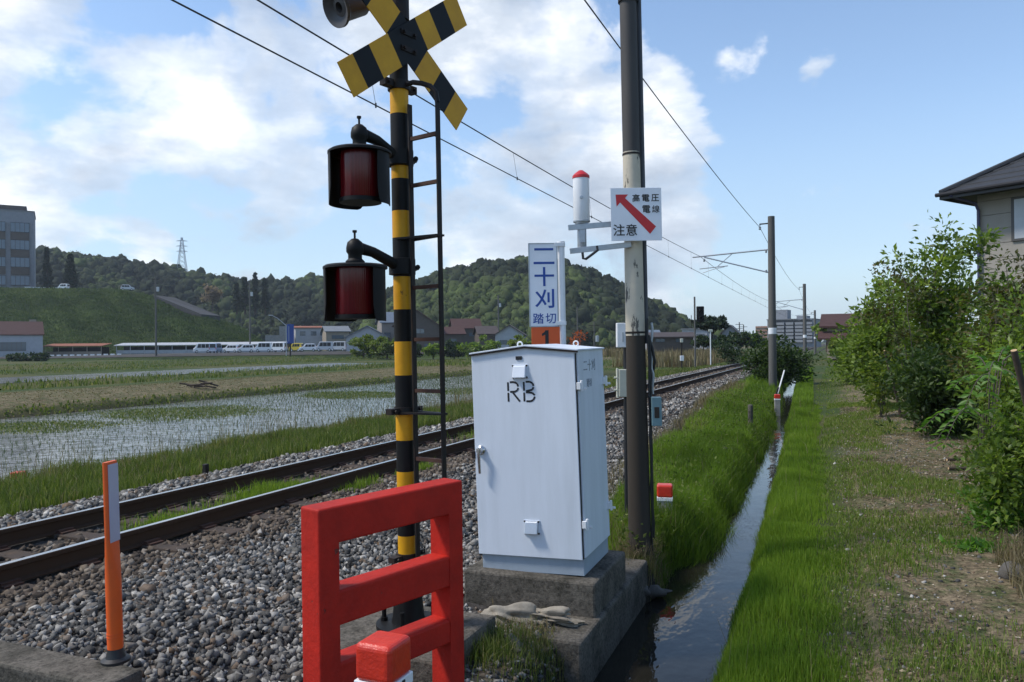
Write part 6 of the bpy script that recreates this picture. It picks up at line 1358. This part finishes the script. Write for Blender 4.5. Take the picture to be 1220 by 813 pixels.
# ------------------------------------------------------------------ sky, clouds, sun
SUN_EL, SUN_AZ = 52.0, -95.0            # azimuth in degrees right of the view axis
sd = cdir(SUN_AZ); sdir = Vector((sd.x * math.cos(rad(SUN_EL)), sd.y * math.cos(rad(SUN_EL)), math.sin(rad(SUN_EL))))
W = bpy.data.worlds.new('World'); S.world = W; W.use_nodes = True; nt = W.node_tree; nt.nodes.clear()
out = nt.nodes.new('ShaderNodeOutputWorld')
sky = N(nt, 'ShaderNodeTexSky', sky_type='NISHITA', sun_disc=False, sun_elevation=rad(SUN_EL), sun_rotation=math.atan2(sdir.x, sdir.y), air_density=1.0, dust_density=.15, ozone_density=2.0)
tc = N(nt, 'ShaderNodeTexCoord'); v = tc.outputs['Generated']
def blobmask(px, py, r, soft=.6):
    d = ray(px, py).normalized(); n = N(nt, 'ShaderNodeVectorMath', operation='DISTANCE'); nt.links.new(v, n.inputs[0]); n.inputs[1].default_value = d
    mr = N(nt, 'ShaderNodeMapRange', interpolation_type='SMOOTHSTEP'); nt.links.new(n.outputs['Value'], mr.inputs[0]); mr.inputs[1].default_value = r; mr.inputs[2].default_value = r * (1 - soft); mr.inputs[3].default_value = 0; mr.inputs[4].default_value = 1
    return mr.outputs[0]
mp = N(nt, 'ShaderNodeMapping'); mp.inputs['Scale'].default_value = (1, 1, 1.45); mp.inputs['Location'].default_value = (3.1, 1.7, .4); nt.links.new(v, mp.inputs[0])
n1 = N(nt, 'ShaderNodeTexNoise', i_Scale=4.2, i_Detail=10, i_Roughness=.55, i_Distortion=.25); nt.links.new(mp.outputs[0], n1.inputs['Vector']); n1 = n1.outputs['Fac']
CLOUDS = [(150, 90, .62, .44), (330, 130, .50, .52), (520, 100, .36, .62), (640, 60, .20, .62), (620, 200, .26, .62), (770, 215, .20, .80), (700, 120, .14, .5), (890, 62, .085, .72), (940, 70, .085, .66), (30, 230, .10, .66), (150, 300, .14, .62), (560, 270, .24, .5),
          (-400, 100, .8, .6), (-900, -200, .9, .55), (200, -500, .7, .6), (700, -900, .6, .5), (730, 330, .14, .6)]
dens = -.22
for (px, py, r, a) in CLOUDS:
    k = math_(nt, 'MULTIPLY', blobmask(px, py, r, .85), a); dens = math_(nt, 'MAXIMUM', dens, math_(nt, 'SUBTRACT', k, .02))
field = math_(nt, 'ADD', dens, math_(nt, 'MULTIPLY', math_(nt, 'SUBTRACT', n1, .5), 2.8))
cov = ramp(nt, field, [(.34, 0.), (.54, .7), (.82, 1.)], 'EASE')
mp2 = N(nt, 'ShaderNodeMapping'); mp2.inputs['Scale'].default_value = (1, 1, 2.2); mp2.inputs['Location'].default_value = (7.3, 2.2, 5.1); nt.links.new(v, mp2.inputs[0])
n2 = noise(nt, mp2.outputs[0], 5.0, 8, .58)
shade = math_(nt, 'ADD', math_(nt, 'MULTIPLY', math_(nt, 'SUBTRACT', n2, .5), 1.9), .5, True)
ccol = ramp(nt, shade, [(.15, (.38, .45, .56)), (.48, (.60, .67, .77)), (.74, (.98, .99, 1.0))])
b1 = N(nt, 'ShaderNodeBackground', i_Strength=.15); nt.links.new(sky.outputs[0], b1.inputs[0])
b2 = N(nt, 'ShaderNodeBackground', i_Strength=.9); nt.links.new(ccol, b2.inputs[0])
mx = N(nt, 'ShaderNodeMixShader'); nt.links.new(cov, mx.inputs[0]); nt.links.new(b1.outputs[0], mx.inputs[1]); nt.links.new(b2.outputs[0], mx.inputs[2]); sx = N(nt, 'ShaderNodeSeparateXYZ'); nt.links.new(v, sx.inputs[0])
hz = ramp(nt, sx.outputs['Z'], [(0., .85), (.10, .55), (.30, .12), (.5, 0.)], 'EASE')
b3 = N(nt, 'ShaderNodeBackground', i_Strength=.58); b3.inputs[0].default_value = (.60, .79, 1.0, 1)
mh = N(nt, 'ShaderNodeMixShader'); nt.links.new(hz, mh.inputs[0]); nt.links.new(b1.outputs[0], mh.inputs[1]); nt.links.new(b3.outputs[0], mh.inputs[2]); nt.links.new(mh.outputs[0], mx.inputs[1]); nt.links.new(mx.outputs[0], out.inputs[0])
W.cycles.sampling_method = 'AUTOMATIC'
ld = bpy.data.lights.new('sun', 'SUN'); ld.energy = 2.6; ld.angle = rad(9); ld.color = (1, .95, .87)
lo = bpy.data.objects.new('sun', ld); COL.objects.link(lo); lo.rotation_euler = (-sdir).to_track_quat('-Z', 'Y').to_euler()
S.view_settings.view_transform = 'Standard'; S.view_settings.look = 'None'; S.view_settings.exposure = .47; S.view_settings.gamma = 1
S.cycles.use_denoising = True; S.cycles.max_bounces = 6; S.cycles.transparent_max_bounces = 6; S.cycles.diffuse_bounces = 3

# ------------------------------------------------------------------ air
hzb = MB().box((-475, 800, 32), (2350, 1800, 76)).build('haze', bpy.data.materials.new('haze_air'))
hm2 = hzb.data.materials[0]; hm2.use_nodes = True; nt = hm2.node_tree; nt.nodes.clear()
o_ = nt.nodes.new('ShaderNodeOutputMaterial'); pv = nt.nodes.new('ShaderNodeVolumePrincipled'); pv.inputs['Color'].default_value = (.80, .88, 1, 1); pv.inputs['Density'].default_value = .0002; pv.inputs['Anisotropy'].default_value = .2
nt.links.new(pv.outputs[0], o_.inputs['Volume']); tag(hzb, kind='stuff')
